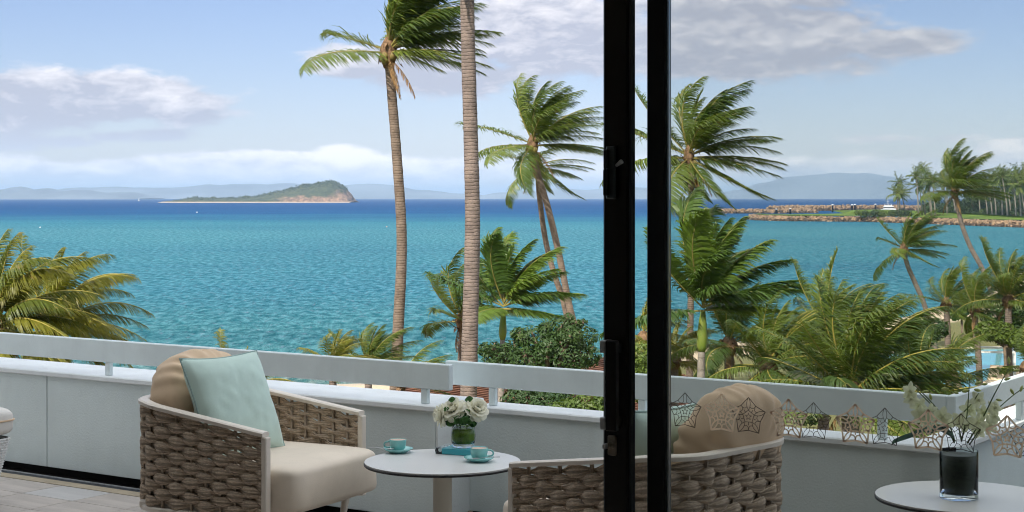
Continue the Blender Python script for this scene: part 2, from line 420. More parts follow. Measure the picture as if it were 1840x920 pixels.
def rope_mat():
    m_ = bpy.data.materials.new('taupe_rope'); m_.use_nodes = True
    N = NT(m_.node_tree); p = N.t.nodes['Principled BSDF']
    t = N.n('ShaderNodeTexCoord'); sp = N.n('ShaderNodeSeparateXYZ'); N.put(sp.inputs[0], t.outputs['UV'])
    a = N.m('MULTIPLY', sp.outputs[0], 70.0); b = N.m('MULTIPLY', sp.outputs[1], 26.0)
    nz = N.noise(N.xyz(a, b, 0.0), 1.0, 5.0, 0.65)
    strand = N.m('SINE', N.m('ADD', N.m('MULTIPLY', sp.outputs[1], 2 * math.pi * 8), N.m('MULTIPLY', sp.outputs[0], 28.0)))
    fib = N.noise(N.xyz(N.m('MULTIPLY', sp.outputs[0], 160.0), N.m('MULTIPLY', sp.outputs[1], 90.0), 1.0), 1.0, 3.0, 0.6)
    c = N.mix(N.smooth(nz, 0.3, 0.7), rgba((0.45, 0.35, 0.25)), rgba((0.76, 0.62, 0.48)))
    c = N.mix(N.smooth(strand, -1.0, -0.3, 0.38, 0.0), c, rgba((0.10, 0.075, 0.055)))
    c = N.mix(N.smooth(fib, 0.5, 0.8, 0.0, 0.45), c, rgba((0.50, 0.43, 0.35)))
    N.put(p.inputs['Base Color'], c); p.inputs['Roughness'].default_value = 0.95; p.inputs['Specular IOR Level'].default_value = 0.1
    bp = N.n('ShaderNodeBump'); bp.inputs['Strength'].default_value = 0.8; bp.inputs['Distance'].default_value = 0.003
    N.put(bp.inputs['Height'], N.m('ADD', N.m('MULTIPLY', strand, 0.6), fib)); N.put(p.inputs['Normal'], bp.outputs[0])
    return m_
mRope = rope_mat()

def cover_mat():
    m_ = bpy.data.materials.new('patterned_book_cover'); m_.use_nodes = True
    N = NT(m_.node_tree); p = N.t.nodes['Principled BSDF']
    t = N.n('ShaderNodeTexCoord')
    vo = N.n('ShaderNodeTexVoronoi'); vo.inputs['Scale'].default_value = 26.0; N.put(vo.inputs['Vector'], t.outputs['Object'])
    ringv = N.m('SINE', N.m('MULTIPLY', vo.outputs['Distance'], 16.0))
    sp = N.n('ShaderNodeSeparateXYZ'); N.put(sp.inputs[0], t.outputs['Object'])
    pat = N.mix(N.smooth(ringv, -0.1, 0.1), rgba((0.02, 0.025, 0.03)), rgba((0.55, 0.66, 0.66)))
    pat = N.mix(N.smooth(vo.outputs['Distance'], 0.10, 0.14), rgba((0.55, 0.12, 0.14)), pat)
    c = N.mix(N.smooth(sp.outputs[0], -0.07, -0.066), pat, rgba((0.05, 0.42, 0.50)))
    N.put(p.inputs['Base Color'], c); p.inputs['Roughness'].default_value = 0.35
    return m_
mCover = cover_mat()

def sea_mat():
    m_ = bpy.data.materials.new('sea_water'); m_.use_nodes = True
    N = NT(m_.node_tree); N.t.nodes.clear()
    g = N.n('ShaderNodeNewGeometry'); sp = N.n('ShaderNodeSeparateXYZ'); N.put(sp.inputs[0], g.outputs['Position'])
    x, y = sp.outputs[0], sp.outputs[1]
    big = N.noise(N.xyz(N.m('MULTIPLY', x, 0.004), N.m('MULTIPLY', y, 0.010), 0.0), 1.0, 4.0, 0.6)
    yy = N.m('MULTIPLY', y, N.m('ADD', N.m('MULTIPLY', N.m('SUBTRACT', big, 0.5), 0.5), 1.0))
    lg = N.m('LOGARITHM', N.m('MAXIMUM', yy, 10.0), 10.0)          # the water deepens away from the beach
    f = N.m('DIVIDE', N.m('SUBTRACT', lg, 1.8), 2.0)
    c = N.ramp(f, [(0.02, (0.17, 0.26, 0.23)), (0.09, (0.050, 0.200, 0.225)), (0.20, (0.044, 0.200, 0.268)), (0.42, (0.055, 0.215, 0.272)),
                   (0.475, (0.036, 0.185, 0.255)), (0.58, (0.011, 0.085, 0.215)), (0.70, (0.005, 0.058, 0.180)), (1.0, (0.004, 0.050, 0.160))])
    # wind ripples in several sizes, crests lying across the wind
    w1 = N.noise(N.xyz(N.m('MULTIPLY', x, 1.3), N.m('MULTIPLY', y, 0.42), 0.0), 1.0, 6.0, 0.66)
    w2 = N.noise(N.xyz(N.m('MULTIPLY', x, 0.12), N.m('MULTIPLY', y, 0.06), 3.0), 1.0, 4.0, 0.6)
    patch = N.noise(N.xyz(N.m('MULTIPLY', x, 0.02), N.m('MULTIPLY', y, 0.008), 7.0), 1.0, 3.0, 0.6)
    h = N.m('ADD', N.m('MULTIPLY', w1, 0.9), N.m('MULTIPLY', w2, 1.5))
    bp = N.n('ShaderNodeBump'); bp.inputs['Strength'].default_value = 1.0; bp.inputs['Distance'].default_value = 1.0
    N.put(bp.inputs['Height'], h)
    c = N.mix(N.smooth(w1, 0.36, 0.66), N.mix(1.0, c, rgba((0.38, 0.62, 0.64)), 'MULTIPLY'), N.mix(1.0, c, rgba((2.0, 1.36, 1.30)), 'MULTIPLY'))  # ripple light and shade put into the colour: bright crests, dark troughs
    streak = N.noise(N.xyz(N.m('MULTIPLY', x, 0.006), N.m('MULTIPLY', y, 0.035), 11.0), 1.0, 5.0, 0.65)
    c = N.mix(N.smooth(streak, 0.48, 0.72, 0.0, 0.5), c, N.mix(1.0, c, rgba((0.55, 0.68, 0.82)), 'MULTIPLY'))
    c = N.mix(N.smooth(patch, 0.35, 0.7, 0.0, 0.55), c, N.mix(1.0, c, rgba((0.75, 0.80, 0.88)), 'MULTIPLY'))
    df = N.n('ShaderNodeBsdfDiffuse'); N.put(df.inputs[0], c); N.put(df.inputs['Normal'], bp.outputs[0])
    gl = N.n('ShaderNodeBsdfGlossy'); gl.inputs['Roughness'].default_value = 0.18; N.put(gl.inputs['Normal'], bp.outputs[0])
    gl.inputs[0].default_value = (0.9, 0.95, 1, 1)
    fr = N.n('ShaderNodeFresnel'); fr.inputs[0].default_value = 1.33; N.put(fr.inputs['Normal'], bp.outputs[0])
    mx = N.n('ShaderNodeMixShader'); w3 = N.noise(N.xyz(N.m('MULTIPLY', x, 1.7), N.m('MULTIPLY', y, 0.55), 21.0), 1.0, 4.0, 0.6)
    glint = N.m('MULTIPLY', N.smooth(w3, 0.56, 0.70, 0.0, 0.34), N.smooth(y, 120.0, 900.0, 1.0, 0.25))      # sky glints put in by a noise mask, weaker far out
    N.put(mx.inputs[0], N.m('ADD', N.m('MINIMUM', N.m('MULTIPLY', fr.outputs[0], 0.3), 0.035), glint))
    N.put(mx.inputs[1], df.outputs[0]); N.put(mx.inputs[2], gl.outputs[0])
    o = N.n('ShaderNodeOutputMaterial'); N.put(o.inputs[0], mx.outputs[0])
    return m_
mSea = sea_mat()

def ground_mat():
    m_ = bpy.data.materials.new('garden_ground'); m_.use_nodes = True
    N = NT(m_.node_tree); p = N.t.nodes['Principled BSDF']
    g = N.n('ShaderNodeNewGeometry'); sp = N.n('ShaderNodeSeparateXYZ'); N.put(sp.inputs[0], g.outputs['Position'])
    nz = N.noise(g.outputs['Position'], 0.5, 5.0, 0.6)
    nf = N.noise(g.outputs['Position'], 6.0, 4.0, 0.7)
    grass = N.mix(N.smooth(nf, 0.3, 0.7), rgba((0.075, 0.095, 0.02)), rgba((0.20, 0.17, 0.06)))
    sand = N.mix(nf, rgba((0.42, 0.32, 0.20)), rgba((0.62, 0.50, 0.36)))
    wet = N.mix(N.smooth(sp.outputs[2], -7.2, -6.95), rgba((0.40, 0.33, 0.25)), sand)
    c = N.mix(N.smooth(N.m('ADD', sp.outputs[2], N.m('MULTIPLY', nz, 0.1)), -6.10, -6.02), wet, grass)
    N.put(p.inputs['Base Color'], c); p.inputs['Roughness'].default_value = 0.95
    bp = N.n('ShaderNodeBump'); bp.inputs['Strength'].default_value = 0.5; bp.inputs['Distance'].default_value = 0.1
    N.put(bp.inputs['Height'], nf); N.put(p.inputs['Normal'], bp.outputs[0])
    return m_
mGround = ground_mat()

def island_mat():
    m_ = bpy.data.materials.new('island_slope'); m_.use_nodes = True
    N = NT(m_.node_tree); p = N.t.nodes['Principled BSDF']
    g = N.n('ShaderNodeNewGeometry'); sp = N.n('ShaderNodeSeparateXYZ'); N.put(sp.inputs[0], g.outputs['Position'])
    nz = N.noise(g.outputs['Position'], 0.07, 6.0, 0.65)
    nf = N.noise(g.outputs['Position'], 0.13, 5.0, 0.75)
    hgt = N.m('ADD', sp.outputs[2], N.m('MULTIPLY', N.m('SUBTRACT', nz, 0.5), 26.0))
    scrub = N.mix(N.smooth(nf, 0.35, 0.65), rgba((0.014, 0.026, 0.010)), rgba((0.055, 0.068, 0.022)))
    rock = N.mix(N.smooth(nf, 0.35, 0.7), rgba((0.09, 0.055, 0.035)), rgba((0.36, 0.23, 0.145)))
    nrm = N.n('ShaderNodeSeparateXYZ'); N.put(nrm.inputs[0], g.outputs['Normal'])
    bluff = N.m('MULTIPLY', N.smooth(hgt, 7.0, 0.0), N.smooth(sp.outputs[0], -440.0, -390.0))
    bluff = N.m('MAXIMUM', bluff, N.m('MULTIPLY', N.smooth(sp.outputs[0], -330.0, -310.0), N.smooth(hgt, 17.0, 9.0)))
    c = N.mix(bluff, scrub, rock)
    c = N.mix(N.smooth(sp.outputs[2], -6.2, -5.6), rgba((0.5, 0.38, 0.26)), c)
    N.put(p.inputs['Base Color'], c); p.inputs['Roughness'].default_value = 0.95
    return m_
mIsland = island_mat()

# ------------------------------------------------------------------ the large setting: sea, land, islands
def graded(a, b, n, k):                    # spacing that grows outwards
    return [a + (b - a) * ((math.exp(k * i / n) - 1) / (math.exp(k) - 1)) for i in range(n + 1)]
mb = MB()
S_ = 42000.0
xs = [-S_, -6000, -1200, -300, 0, 300, 1200, 6000, S_]; ys = [-3000, 0, 60, 150, 400, 1000, 3000, 10000, 42000]
vv = [(x, y, SEA) for y in ys for x in xs]
mb.add(vv, [(j * 9 + i, j * 9 + i + 1, (j + 1) * 9 + i + 1, (j + 1) * 9 + i) for j in range(8) for i in range(8)])
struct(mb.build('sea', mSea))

SHORE = [(-400, 40), (-90, 62), (-30, 72), (-4, 79), (3, 88), (12, 98), (20, 108), (30, 122), (45, 152), (70, 215), (110, 320), (300, 420)]
def shore_y(x):
    for (x0, y0), (x1, y1) in zip(SHORE, SHORE[1:]):
        if x <= x1:
            t = (x - x0) / (x1 - x0); t = max(0, min(1, t)); return y0 + (y1 - y0) * t
    return SHORE[-1][1]
POOL_C = (24.5, 71.5)
def in_pool(x, y):
    dx, dy = (x - POOL_C[0]), (y - POOL_C[1])
    a = math.atan2(dy, dx)
    return math.hypot(dx / 7.2, dy / 10.6) / (1 + 0.10 * math.sin(2 * a + 0.6) + 0.05 * math.sin(3 * a))
def land_z(x, y):
    q = shore_y(x) - y                       # metres of land in front of the waterline
    if q > 22: z = LAND
    elif q > 0: t = q / 22; z = SEA + (LAND - SEA) * (t * t * (3 - 2 * t)) ** 0.6
    else: z = SEA + 0.05 * q
    z += 0.05 * noise.noise(Vector((x * 0.2, y * 0.2, 0))) if q > 2 else 0
    if in_pool(x, y) < 1.0: z = LAND - 0.9
    return max(z, -12)
mb = MB()
gx = [-300, -200, -140, -100] + [-80 + 1.6 * i for i in range(104)] + [90, 100, 120, 150, 200, 290]
gy = [-40, -20, 0, 8] + [14 + 1.5 * i for i in range(110)] + [185, 200, 220, 250, 300, 360, 430]
vv = [(x, y, land_z(x, y)) for y in gy for x in gx]
nx = len(gx)
mb.add(vv, [(j * nx + i, j * nx + i + 1, (j + 1) * nx + i + 1, (j + 1) * nx + i) for j in range(len(gy) - 1) for i in range(nx - 1)])
struct(mb.build('ground', mGround, smooth=True))

def ridge(name, pts, d, depth, mat, base=SEA - 2, rough=0.0, seed=0, lab=None):
    """a solid hill: skyline given as photograph px, a real body of given depth behind and before it"""
    mb = MB(); nv = 14
    def sky_y(px):
        for (a, ya), (b, yb) in zip(pts, pts[1:]):
            if px <= b:
                t = (px - a) / (b - a); t = t * t * (3 - 2 * t); return ya + (yb - ya) * t
        return pts[-1][1]
    x0, x1 = pts[0][0], pts[-1][0]; nu = 90
    def fn(i, j):
        px = x0 + (x1 - x0) * i
        top = EYE + (355 - sky_y(px)) / F * d
        w = math.sin(math.pi * j)
        y = d + (j - 0.5) * depth
        x = (px - 920) / F * d
        z = base + (top - base) * w ** 0.8
        z += rough * (top - base) * w * noise.fractal(Vector((x / depth * 5, y / depth * 5, seed)), 1.0, 2.0, 4)
        return (x, y, max(z, base))
    mb.sheet(fn, nu, nv)
    o = mb.build(name, mat, smooth=True)
    struct(o)
    return o
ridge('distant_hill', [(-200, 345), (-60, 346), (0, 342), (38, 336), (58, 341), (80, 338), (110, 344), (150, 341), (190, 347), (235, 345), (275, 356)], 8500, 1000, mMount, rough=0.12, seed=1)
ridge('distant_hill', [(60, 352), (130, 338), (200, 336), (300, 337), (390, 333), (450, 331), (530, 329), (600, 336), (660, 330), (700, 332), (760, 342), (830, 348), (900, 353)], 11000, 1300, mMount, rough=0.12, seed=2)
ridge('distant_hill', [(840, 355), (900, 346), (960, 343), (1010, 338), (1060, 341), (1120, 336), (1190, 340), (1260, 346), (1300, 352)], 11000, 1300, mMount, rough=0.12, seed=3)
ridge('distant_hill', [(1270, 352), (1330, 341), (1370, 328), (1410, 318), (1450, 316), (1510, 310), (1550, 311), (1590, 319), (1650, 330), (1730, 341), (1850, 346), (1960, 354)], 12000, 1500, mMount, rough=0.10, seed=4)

# the near island: long scrubby tail, steep rocky bluff on the right
mb = MB(); DI = 3000.0
isl = [(306, 361.8), (330, 359.5), (345, 357), (400, 357.5), (440, 356.5), (470, 352), (510, 343), (545, 335), (575, 329), (600, 326.5), (612, 331), (622, 341), (630, 351), (636, 361.8)]
def isl_y(px):
    for (a, ya), (b, yb) in zip(isl, isl[1:]):
        if px <= b: return ya + (yb - ya) * (px - a) / (b - a)
    return 362
def isl_fn(i, j):
    px = 304 + (638 - 304) * i
    top = EYE + (355 - isl_y(max(306, min(636, px)))) / F * DI + 1.0
    h = max(top - SEA, 0.3); w = math.sin(math.pi * j)
    x = (px - 920) / F * DI; y = DI + (j - 0.5) * 190
    z = SEA - 0.5 + h * w ** 0.62
    bumpy = noise.fractal(Vector((x * 0.045, y * 0.045, 3)), 0.9, 2.0, 5)
    rough = 5.5 if h > 6 else 1.6
    z += rough * w * bumpy * min(1, h / 8)
    return (x + 4 * noise.noise(Vector((y * .05, z * .08, 1))), y + 9 * w * noise.noise(Vector((x * .06, z * .1, 5))), max(z, SEA - 0.5))
mb.sheet(isl_fn, 220, 36)
isl_o = mb.build('island', mIsland, smooth=False); struct(isl_o)

# ------------------------------------------------------------------ breakwaters and the far grassy point
def boulder_bank(name, label, pts, h, half, seed, n, size, mats=(None,), top=None):
    t = thing(name, label, 'breakwater', (pts[0][0], pts[0][1], SEA))
    r = random.Random(seed)
    ox, oy = pts[0]
    core = MB(); P = [Vector((p[0] - ox, p[1] - oy, 0)) for p in pts]
    rows = []
    for i, p in enumerate(P):
        tt = (P[min(i + 1, len(P) - 1)] - P[max(i - 1, 0)]).normalized(); s = Vector((-tt.y, tt.x, 0))
        rows.append([p - s * half * 1.7 + Vector((0, 0, -1)), p - s * half * 0.6 + Vector((0, 0, h * .8)), p + s * half * 0.6 + Vector((0, 0, h * .8)), p + s * half * 1.7 + Vector((0, 0, -1))])
    core.add([tuple(v) for rw in rows for v in rw], [(i * 4 + k, i * 4 + k + 1, i * 4 + k + 5, i * 4 + k + 4) for i in range(len(P) - 1) for k in range(3)] + [(0, 1, 2, 3), tuple(len(P) * 4 - 1 - k for k in range(4))])
    core.build('core', mRockWet, t)
    rocks = MB(); tot = sum((b - a).length for a, b in zip(P, P[1:]))
    ico = [(0, 0, 1), (.89, 0, .45), (.28, .85, .45), (-.72, .53, .45), (-.72, -.53, .45), (.28, -.85, .45), (.72, .53, -.45), (-.28, .85, -.45), (-.89, 0, -.45), (-.28, -.85, -.45), (.72, -.53, -.45), (0, 0, -1)]
    icf = [(0, 1, 2), (0, 2, 3), (0, 3, 4), (0, 4, 5), (0, 5, 1), (1, 6, 2), (2, 7, 3), (3, 8, 4), (4, 9, 5), (5, 10, 1), (6, 7, 2), (7, 8, 3), (8, 9, 4), (9, 10, 5), (10, 6, 1), (11, 7, 6), (11, 8, 7), (11, 9, 8), (11, 10, 9), (11, 6, 10)]
    for _ in range(n):
        q = r.random() * tot; i = 0
        while i < len(P) - 2 and q > (P[i + 1] - P[i]).length: q -= (P[i + 1] - P[i]).length; i += 1
        tt = (P[i + 1] - P[i]).normalized(); s = Vector((-tt.y, tt.x, 0))
        w = r.uniform(-1.6, 1.6); z = h * max(0, min(1, (1.7 - abs(w)) / 1.1)) * r.uniform(0.75, 1.05)
        c = P[i] + tt * q + s * (w * half) + Vector((0, 0, z - 0.2))
        sz = size * r.uniform(0.55, 1.35)
        R = Matrix.Rotation(r.uniform(0, 6.28), 3, Vector((r.uniform(-1, 1), r.uniform(-1, 1), r.uniform(-1, 1))).normalized())
        vs = [tuple(c + R @ Vector((a[0] * sz * 1.2 * r.uniform(.75, 1.2), a[1] * sz * r.uniform(.75, 1.2), a[2] * sz * .8 * r.uniform(.75, 1.2)))) for a in ico]
        rocks.add(vs, icf, 1 if z < 0.45 * h and r.random() < 0.85 else 0)
    stuff(rocks.build('boulders', [mRock, mRockWet], t))
    return t
def sea_at(px, y): d = F * (EYE - SEA) / (y - 355.0); return ((px - 920) / F * d, d)
boulder_bank('breakwater', 'long low ochre rock breakwater farthest out, ending in a point at the left', [sea_at(1232, 384), sea_at(1300, 383.5), sea_at(1400, 383.5), sea_at(1460, 382.5)], 2.2, 2.6, 3, 1100, 0.85)
boulder_bank('breakwater', 'rock breakwater behind the black marina piles', [sea_at(1385, 380.2), sea_at(1440, 379), sea_at(1560, 378.5), sea_at(1660, 378)], 3.3, 2.8, 4, 1300, 0.95)
front = [(1352, 393.5), (1372, 396), (1420, 397.5), (1500, 398), (1570, 398.5), (1640, 401), (1720, 404), (1800, 407), (1880, 410), (2000, 416), (2200, 428)]
boulder_bank('breakwater', 'ochre boulder sea wall edging the grassy point on the right', [sea_at(*p) for p in front], 1.7, 1.8, 5, 4600, 0.55)
# land of the point
fp = [sea_at(*p) for p in front]
mb = MB(); PT = -5.1
inner = [(x + 1.0, y + 2.5) for x, y in fp]
backs = [(inner[0][0] + 4, inner[0][1] + 10)] + [(x * 1.0 + 6, y + w) for (x, y), w in zip(inner[1:], (24, 40, 60, 90, 140, 220, 300, 330, 340, 350))]
cols_ = []
for (a, b) in zip(inner, backs):
    for k in range(5):
        t = k / 4
        cols_.append((a[0] + (b[0] - a[0]) * t, a[1] + (b[1] - a[1]) * t, PT + 1.2 * t * (b[1] - a[1]) / 200.0 - (1.5 if k == 4 else 0)))
mb.add(cols_, [(i * 5 + k, (i + 1) * 5 + k, (i + 1) * 5 + k + 1, i * 5 + k + 1) for i in range(len(inner) - 1) for k in range(4)])
struct(mb.build('grassy_point', mGrass, smooth=True))

# ------------------------------------------------------------------ palms
WIND = Vector((0.93, 0.22, 0.10)).normalized()

def frond_mesh(name, L, azm, elv, grav, wind, nl, ll, lw, mats, seed, vee=0.25, start=0.13, fold=0.0):
    r = random.Random(seed); mb = MB(); n = 16
    d = Vector((math.cos(elv) * math.cos(azm), math.cos(elv) * math.sin(azm), math.sin(elv)))
    p = Vector((0, 0, 0)); pts = [p.copy()]; dirs = [d.copy()]
    wj = wind * r.uniform(0.75, 1.25); gj = grav * r.uniform(0.8, 1.2)
    for i in range(n):
        k = i / n
        d = (d + (WIND * wj * (0.15 + 1.5 * k) + Vector((0, 0, -1)) * gj * (0.25 + 1.5 * k)) / n).normalized()
        p = p + d * (L / n); pts.append(p.copy()); dirs.append(d.copy())
    rad = [L * (0.0085 * (1 - i / n) ** 0.8 + 0.0012) for i in range(n + 1)]
    mb.tube(pts, rad, 5, 1)
    for side in (-1, 1):
        for j in range(nl):
            k = start + (1 - start) * (j + r.uniform(-0.3, 0.3)) / nl
            k = min(max(k, start), 0.999); q = k * n; i = min(int(q), n - 1); f = q - i
            b = pts[i].lerp(pts[i + 1], f); T = dirs[i].lerp(dirs[i + 1], f).normalized()
            S = T.cross(Vector((0, 0, 1)))
            if S.length < 0.15: S = T.cross(Vector((0.3, 1, 0)))
            S.normalize(); N_ = S.cross(T)
            length = ll * (0.40 + 0.60 * math.sin(math.pi * min(1, 0.16 + 0.80 * k))) * r.uniform(0.85, 1.12)
            if k > 0.9: length *= 0.8
            dd = (T * (0.55 + 0.65 * k) + S * side * (1.0 - fold) + N_ * vee + WIND * wind * 0.35 + Vector((r.uniform(-.2, .2), r.uniform(-.2, .2), r.uniform(-.2, .2)))).normalized()
            w = lw * (0.75 + 0.25 * math.sin(math.pi * k)) * r.uniform(0.8, 1.2)
            wd = (T - dd * T.dot(dd))
            wd = wd.normalized() if wd.length > 0.05 else N_.copy()
            wd = (wd + N_ * r.uniform(-.35, .35)).normalized()
            segs = 3; pp = b.copy(); vs = []
            for s_ in range(segs + 1):
                ww = w * (0.55, 1.0, 0.72, 0.0)[s_]
                if s_ < segs: vs += [tuple(pp + wd * ww * .5), tuple(pp - wd * ww * .5)]
                else: vs.append(tuple(pp))
                dd = (dd + (WIND * wind * 0.22 + Vector((0, 0, -0.30 - 0.25 * grav))) * (0.6 + s_ * 0.4)).normalized()
                pp = pp + dd * (length / segs)
            mb.add(vs, [(0, 1, 3, 2), (2, 3, 5, 4), (4, 5, 6)], 0)
    return mb.mesh(name, mats)

BANKS = {}
AZN, ELS = 12, [82, 62, 42, 22, 2, -24]
def bank(kind):
    if kind in BANKS: return BANKS[kind]
    spec = {'coco': (4.0, 0.66, 1.45, 78, 1.0, 0.060, [mCoco, mRachis], 0.22),
            'cocoy': (4.0, 1.45, 0.95, 84, 0.95, 0.056, [mCocoY, mRachisY], 0.18),
            'soft': (4.0, 0.85, 0.95, 84, 1.0, 0.056, [mCoco, mRachisY], 0.2),
            'royal': (3.4, 0.45, 1.05, 120, 0.95, 0.085, [mRoyal, mRachis], 0.32),
            'far': (4.2, 1.0, 0.9, 16, 1.15, 0.16, [mCoco, mRachis], 0.2)}[kind]
    L, g, w, nl, ll, lw, mats, vee = spec
    b = {}
    for a in range(AZN):
        for e, ed in enumerate(ELS):
            gg = g * (0.55 if ed > 70 else 0.85 if ed > 50 else 1.0); wl = ll * (0.75 if ed > 70 else 1.0)
            b[a, e] = frond_mesh('frond', L * (0.82 if ed > 70 else 1.0), 2 * math.pi * a / AZN, math.radians(ed), gg, w, nl, wl, lw, mats, a * 31 + e * 7 + len(kind) * 101, vee, fold=0.35 if ed > 70 else 0.0)
    b['spear'] = frond_mesh('spear_leaf', L * 0.75, 0.3, math.radians(87), 0.05, w * 0.35, 30, ll * 0.45, lw, mats, 999, 0.6, 0.35, fold=0.75)
    BANKS[kind] = b
    return b
dry_mesh = None

def spline(pts, n):
    out = []
    P = [pts[0] * 2 - pts[1]] + pts + [pts[-1] * 2 - pts[-2]]
    for i in range(1, len(P) - 2):
        for k in range(n):
            t = k / n; a, b, c, d = P[i - 1], P[i], P[i + 1], P[i + 2]
            out.append(0.5 * ((2 * b) + (c - a) * t + (2 * a - 5 * b + 4 * c - d) * t * t + (3 * b - a - 3 * c + d) * t ** 3))
    out.append(pts[-1]); return out

def trunk_mesh(pts, r0, r1, seed, flare=1.35):
    """pts from ground to crown; ringed, tapering"""
    r = random.Random(seed); tot = sum((b - a).length for a, b in zip(pts, pts[1:]))
    dense = spline(pts, max(8, int(tot / max(1, len(pts) - 1) / 0.075)))
    n = len(dense); rad = []
    for i in range(n):
        t = i / (n - 1); q = r0 + (r1 - r0) * t
        q *= 1 + (flare - 1) * math.exp(-t * 14)
        q *= 1 + (0.03 if r.random() < 0.3 else 0.0) + r.uniform(-0.015, 0.015)
        rad.append(q)
    mb = MB(); mb.tube(dense, rad, 12, 0)
    return mb

def palm(label, path, d, kind='coco', n=24, scale=1.0, r0=0.17, r1=0.12, seed=1, group='coconut palms in the garden', bark=None, elmax=0.0, spear=True, nuts=0, els=(82, -26), azbias=None, dry=2, name='coconut_palm', ground=LAND, dlist=None):
    r = random.Random(seed)
    pts = []
    for i, (x, y) in enumerate(path):            # path from the crown down
        pts.append(at(x, y, dlist[i] if dlist else d))
    low = pts[-1]
    if low.z > ground + 0.3:
        prev = pts[-2] if len(pts) > 1 else low + Vector((0, 0, 1))
        sl = (low - prev); sl = sl / max(abs(sl.z), 0.2)
        h = low.z - ground
        pts.append(low + Vector((sl.x * h * 0.45, sl.y * h * 0.45, -h)))
    base = pts[-1].copy()
    t = thing(name, label, 'palm tree', base, 0, group)
    loc = [p - base for p in pts][::-1]
    tm = trunk_mesh(loc, r0, r1, seed)
    tm.build('trunk', bark or mBark, t, smooth=True)
    crown = loc[-1].copy(); b = bank(kind)
    if kind == 'royal':
        up = (loc[-1] - loc[-2]).normalized(); sh = MB()
        lat = [(crown + up * (-0.05 + 1.25 * scale * k / 8)) for k in range(9)]
        sh.tube(lat, [r1 * x for x in (1.05, 1.5, 1.65, 1.6, 1.45, 1.3, 1.15, 0.95, 0.7)], 14)
        sh.build('crownshaft', mShaft, t, smooth=True)
        crown = crown + up * 1.2 * scale
    else:
        fb = MB(); k0 = r1 * 1.1
        fb.lathe([(k0 * .95, -0.55 * scale), (k0 * 1.5, -0.25 * scale), (k0 * 1.9, 0.0), (k0 * 1.5, 0.3 * scale), (k0 * .6, 0.6 * scale)], 10, 0, tuple(crown))
        for _ in range(10):                       # torn sheaths
            a = r.uniform(0, 6.28); q = Vector((math.cos(a), math.sin(a), 0)); s = Vector((-q.y, q.x, 0)); h0 = r.uniform(-.45, .15) * scale
            p0 = crown + q * k0 * 1.2 + Vector((0, 0, h0)); p1 = p0 + q * r.uniform(.1, .28) * scale + Vector((0, 0, r.uniform(.0, .3) * scale)); p2 = p1 + q * .12 * scale + Vector((0, 0, -r.uniform(.1, .35) * scale))
            fb.add([tuple(p0 + s * .09), tuple(p0 - s * .09), tuple(p1 + s * .07), tuple(p1 - s * .07), tuple(p2)], [(0, 1, 3, 2), (2, 3, 4)])
        fb.build('fibre_sheath', mFibre, t, smooth=False)
        for k in range(nuts):
            a = r.uniform(0, 6.28); nb = MB()
            nb.lathe([(0, -.13), (.08, -.09), (.105, 0), (.085, .09), (0, .13)], 10)
            nb.build('coconut', mNut, t, True, crown + Vector((math.cos(a) * .26, math.sin(a) * .26, -.22 + r.uniform(-.1, .12))) * scale)
    for i in range(n):
        tt = (i + 0.5) / n
        e = els[0] + (els[1] - els[0]) * tt ** 1.15 + r.uniform(-9, 9)
        a = i * 2.39996 + seed * 1.3 + r.uniform(-.25, .25)
        if not azbias and math.cos(a) < -0.15 and kind != 'far' and r.random() < 0.35: a = r.uniform(-1.1, 1.1)
        if azbias and math.cos(a - azbias[0]) < azbias[1] and r.random() < azbias[2]: a = azbias[0] + r.uniform(-.9, .9)
        ei = min(range(len(ELS)), key=lambda q: abs(ELS[q] - e))
        ai = int(round((a % (2 * math.pi)) / (2 * math.pi) * AZN)) % AZN
        o = link('frond', b[ai, ei], t, crown + Vector((0, 0, (0.25 if ei < 2 else 0.1 if ei < 4 else 0)) * 1) * scale)
        s = scale * r.uniform(0.84, 1.12)
        o.scale = (s, s, s); o.rotation_euler = (r.uniform(-.10, .10), r.uniform(-.10, .10), r.uniform(-.24, .24))
    if spear:
        o = link('spear_leaf', b['spear'], t, crown + Vector((0, 0, 0.2 * scale))); o.scale = (scale * float(spear),) * 3
    for k in range(dry):
        global dry_mesh
        if dry_mesh is None:
            dry_mesh = [frond_mesh('dry_frond', 2.6, q * 1.57, math.radians(-35), 1.6, 0.4, 34, 0.45, 0.045, [mDry, mDry], 71 + q, -0.3) for q in range(4)]
        o = link('dry_frond', dry_mesh[(k + seed) % 4], t, crown - Vector((0, 0, 0.15 * scale))); o.scale = (scale * .75,) * 3
        o.rotation_euler = (0, 0, r.uniform(-.6, .6))
    return t

# tall palms standing in the garden
palm('tall palm with full windswept crown left of the thickest trunk', [(698, 96), (704, 170), (713, 280), (721, 400), (721, 480), (716, 580), (711, 690)], 45, 'coco', 36, 0.76, 0.165, 0.125, 3, bark=mBarkW, nuts=3, els=(82, -10), azbias=(-0.1, -0.1, 0.6))
palm('thickest bare grey trunk in the middle, its crown above the picture', [(838, -90), (841, 80), (846, 250), (849, 380), (848, 470), (845, 580), (842, 720)], 32, 'coco', 14, 0.9, 0.165, 0.135, 5, els=(70, 10), spear=False, dry=0)
palm('windblown palm with leaning trunk just left of the sliding door', [(957, 262), (966, 310), (985, 375), (1004, 455), (1022, 545), (1034, 600)], 66, 'coco', 36, 0.78, 0.145, 0.12, 8, bark=mBarkW, nuts=4, els=(84, -18))
palm('second slimmer trunk of the leaning pair left of the sliding door', [(966, 300), (969, 350), (980, 430), (995, 490), (1012, 540), (1024, 600)], 70, 'coco', 12, 0.66, 0.135, 0.11, 21, bark=mBarkW, els=(20, -20), spear=False)
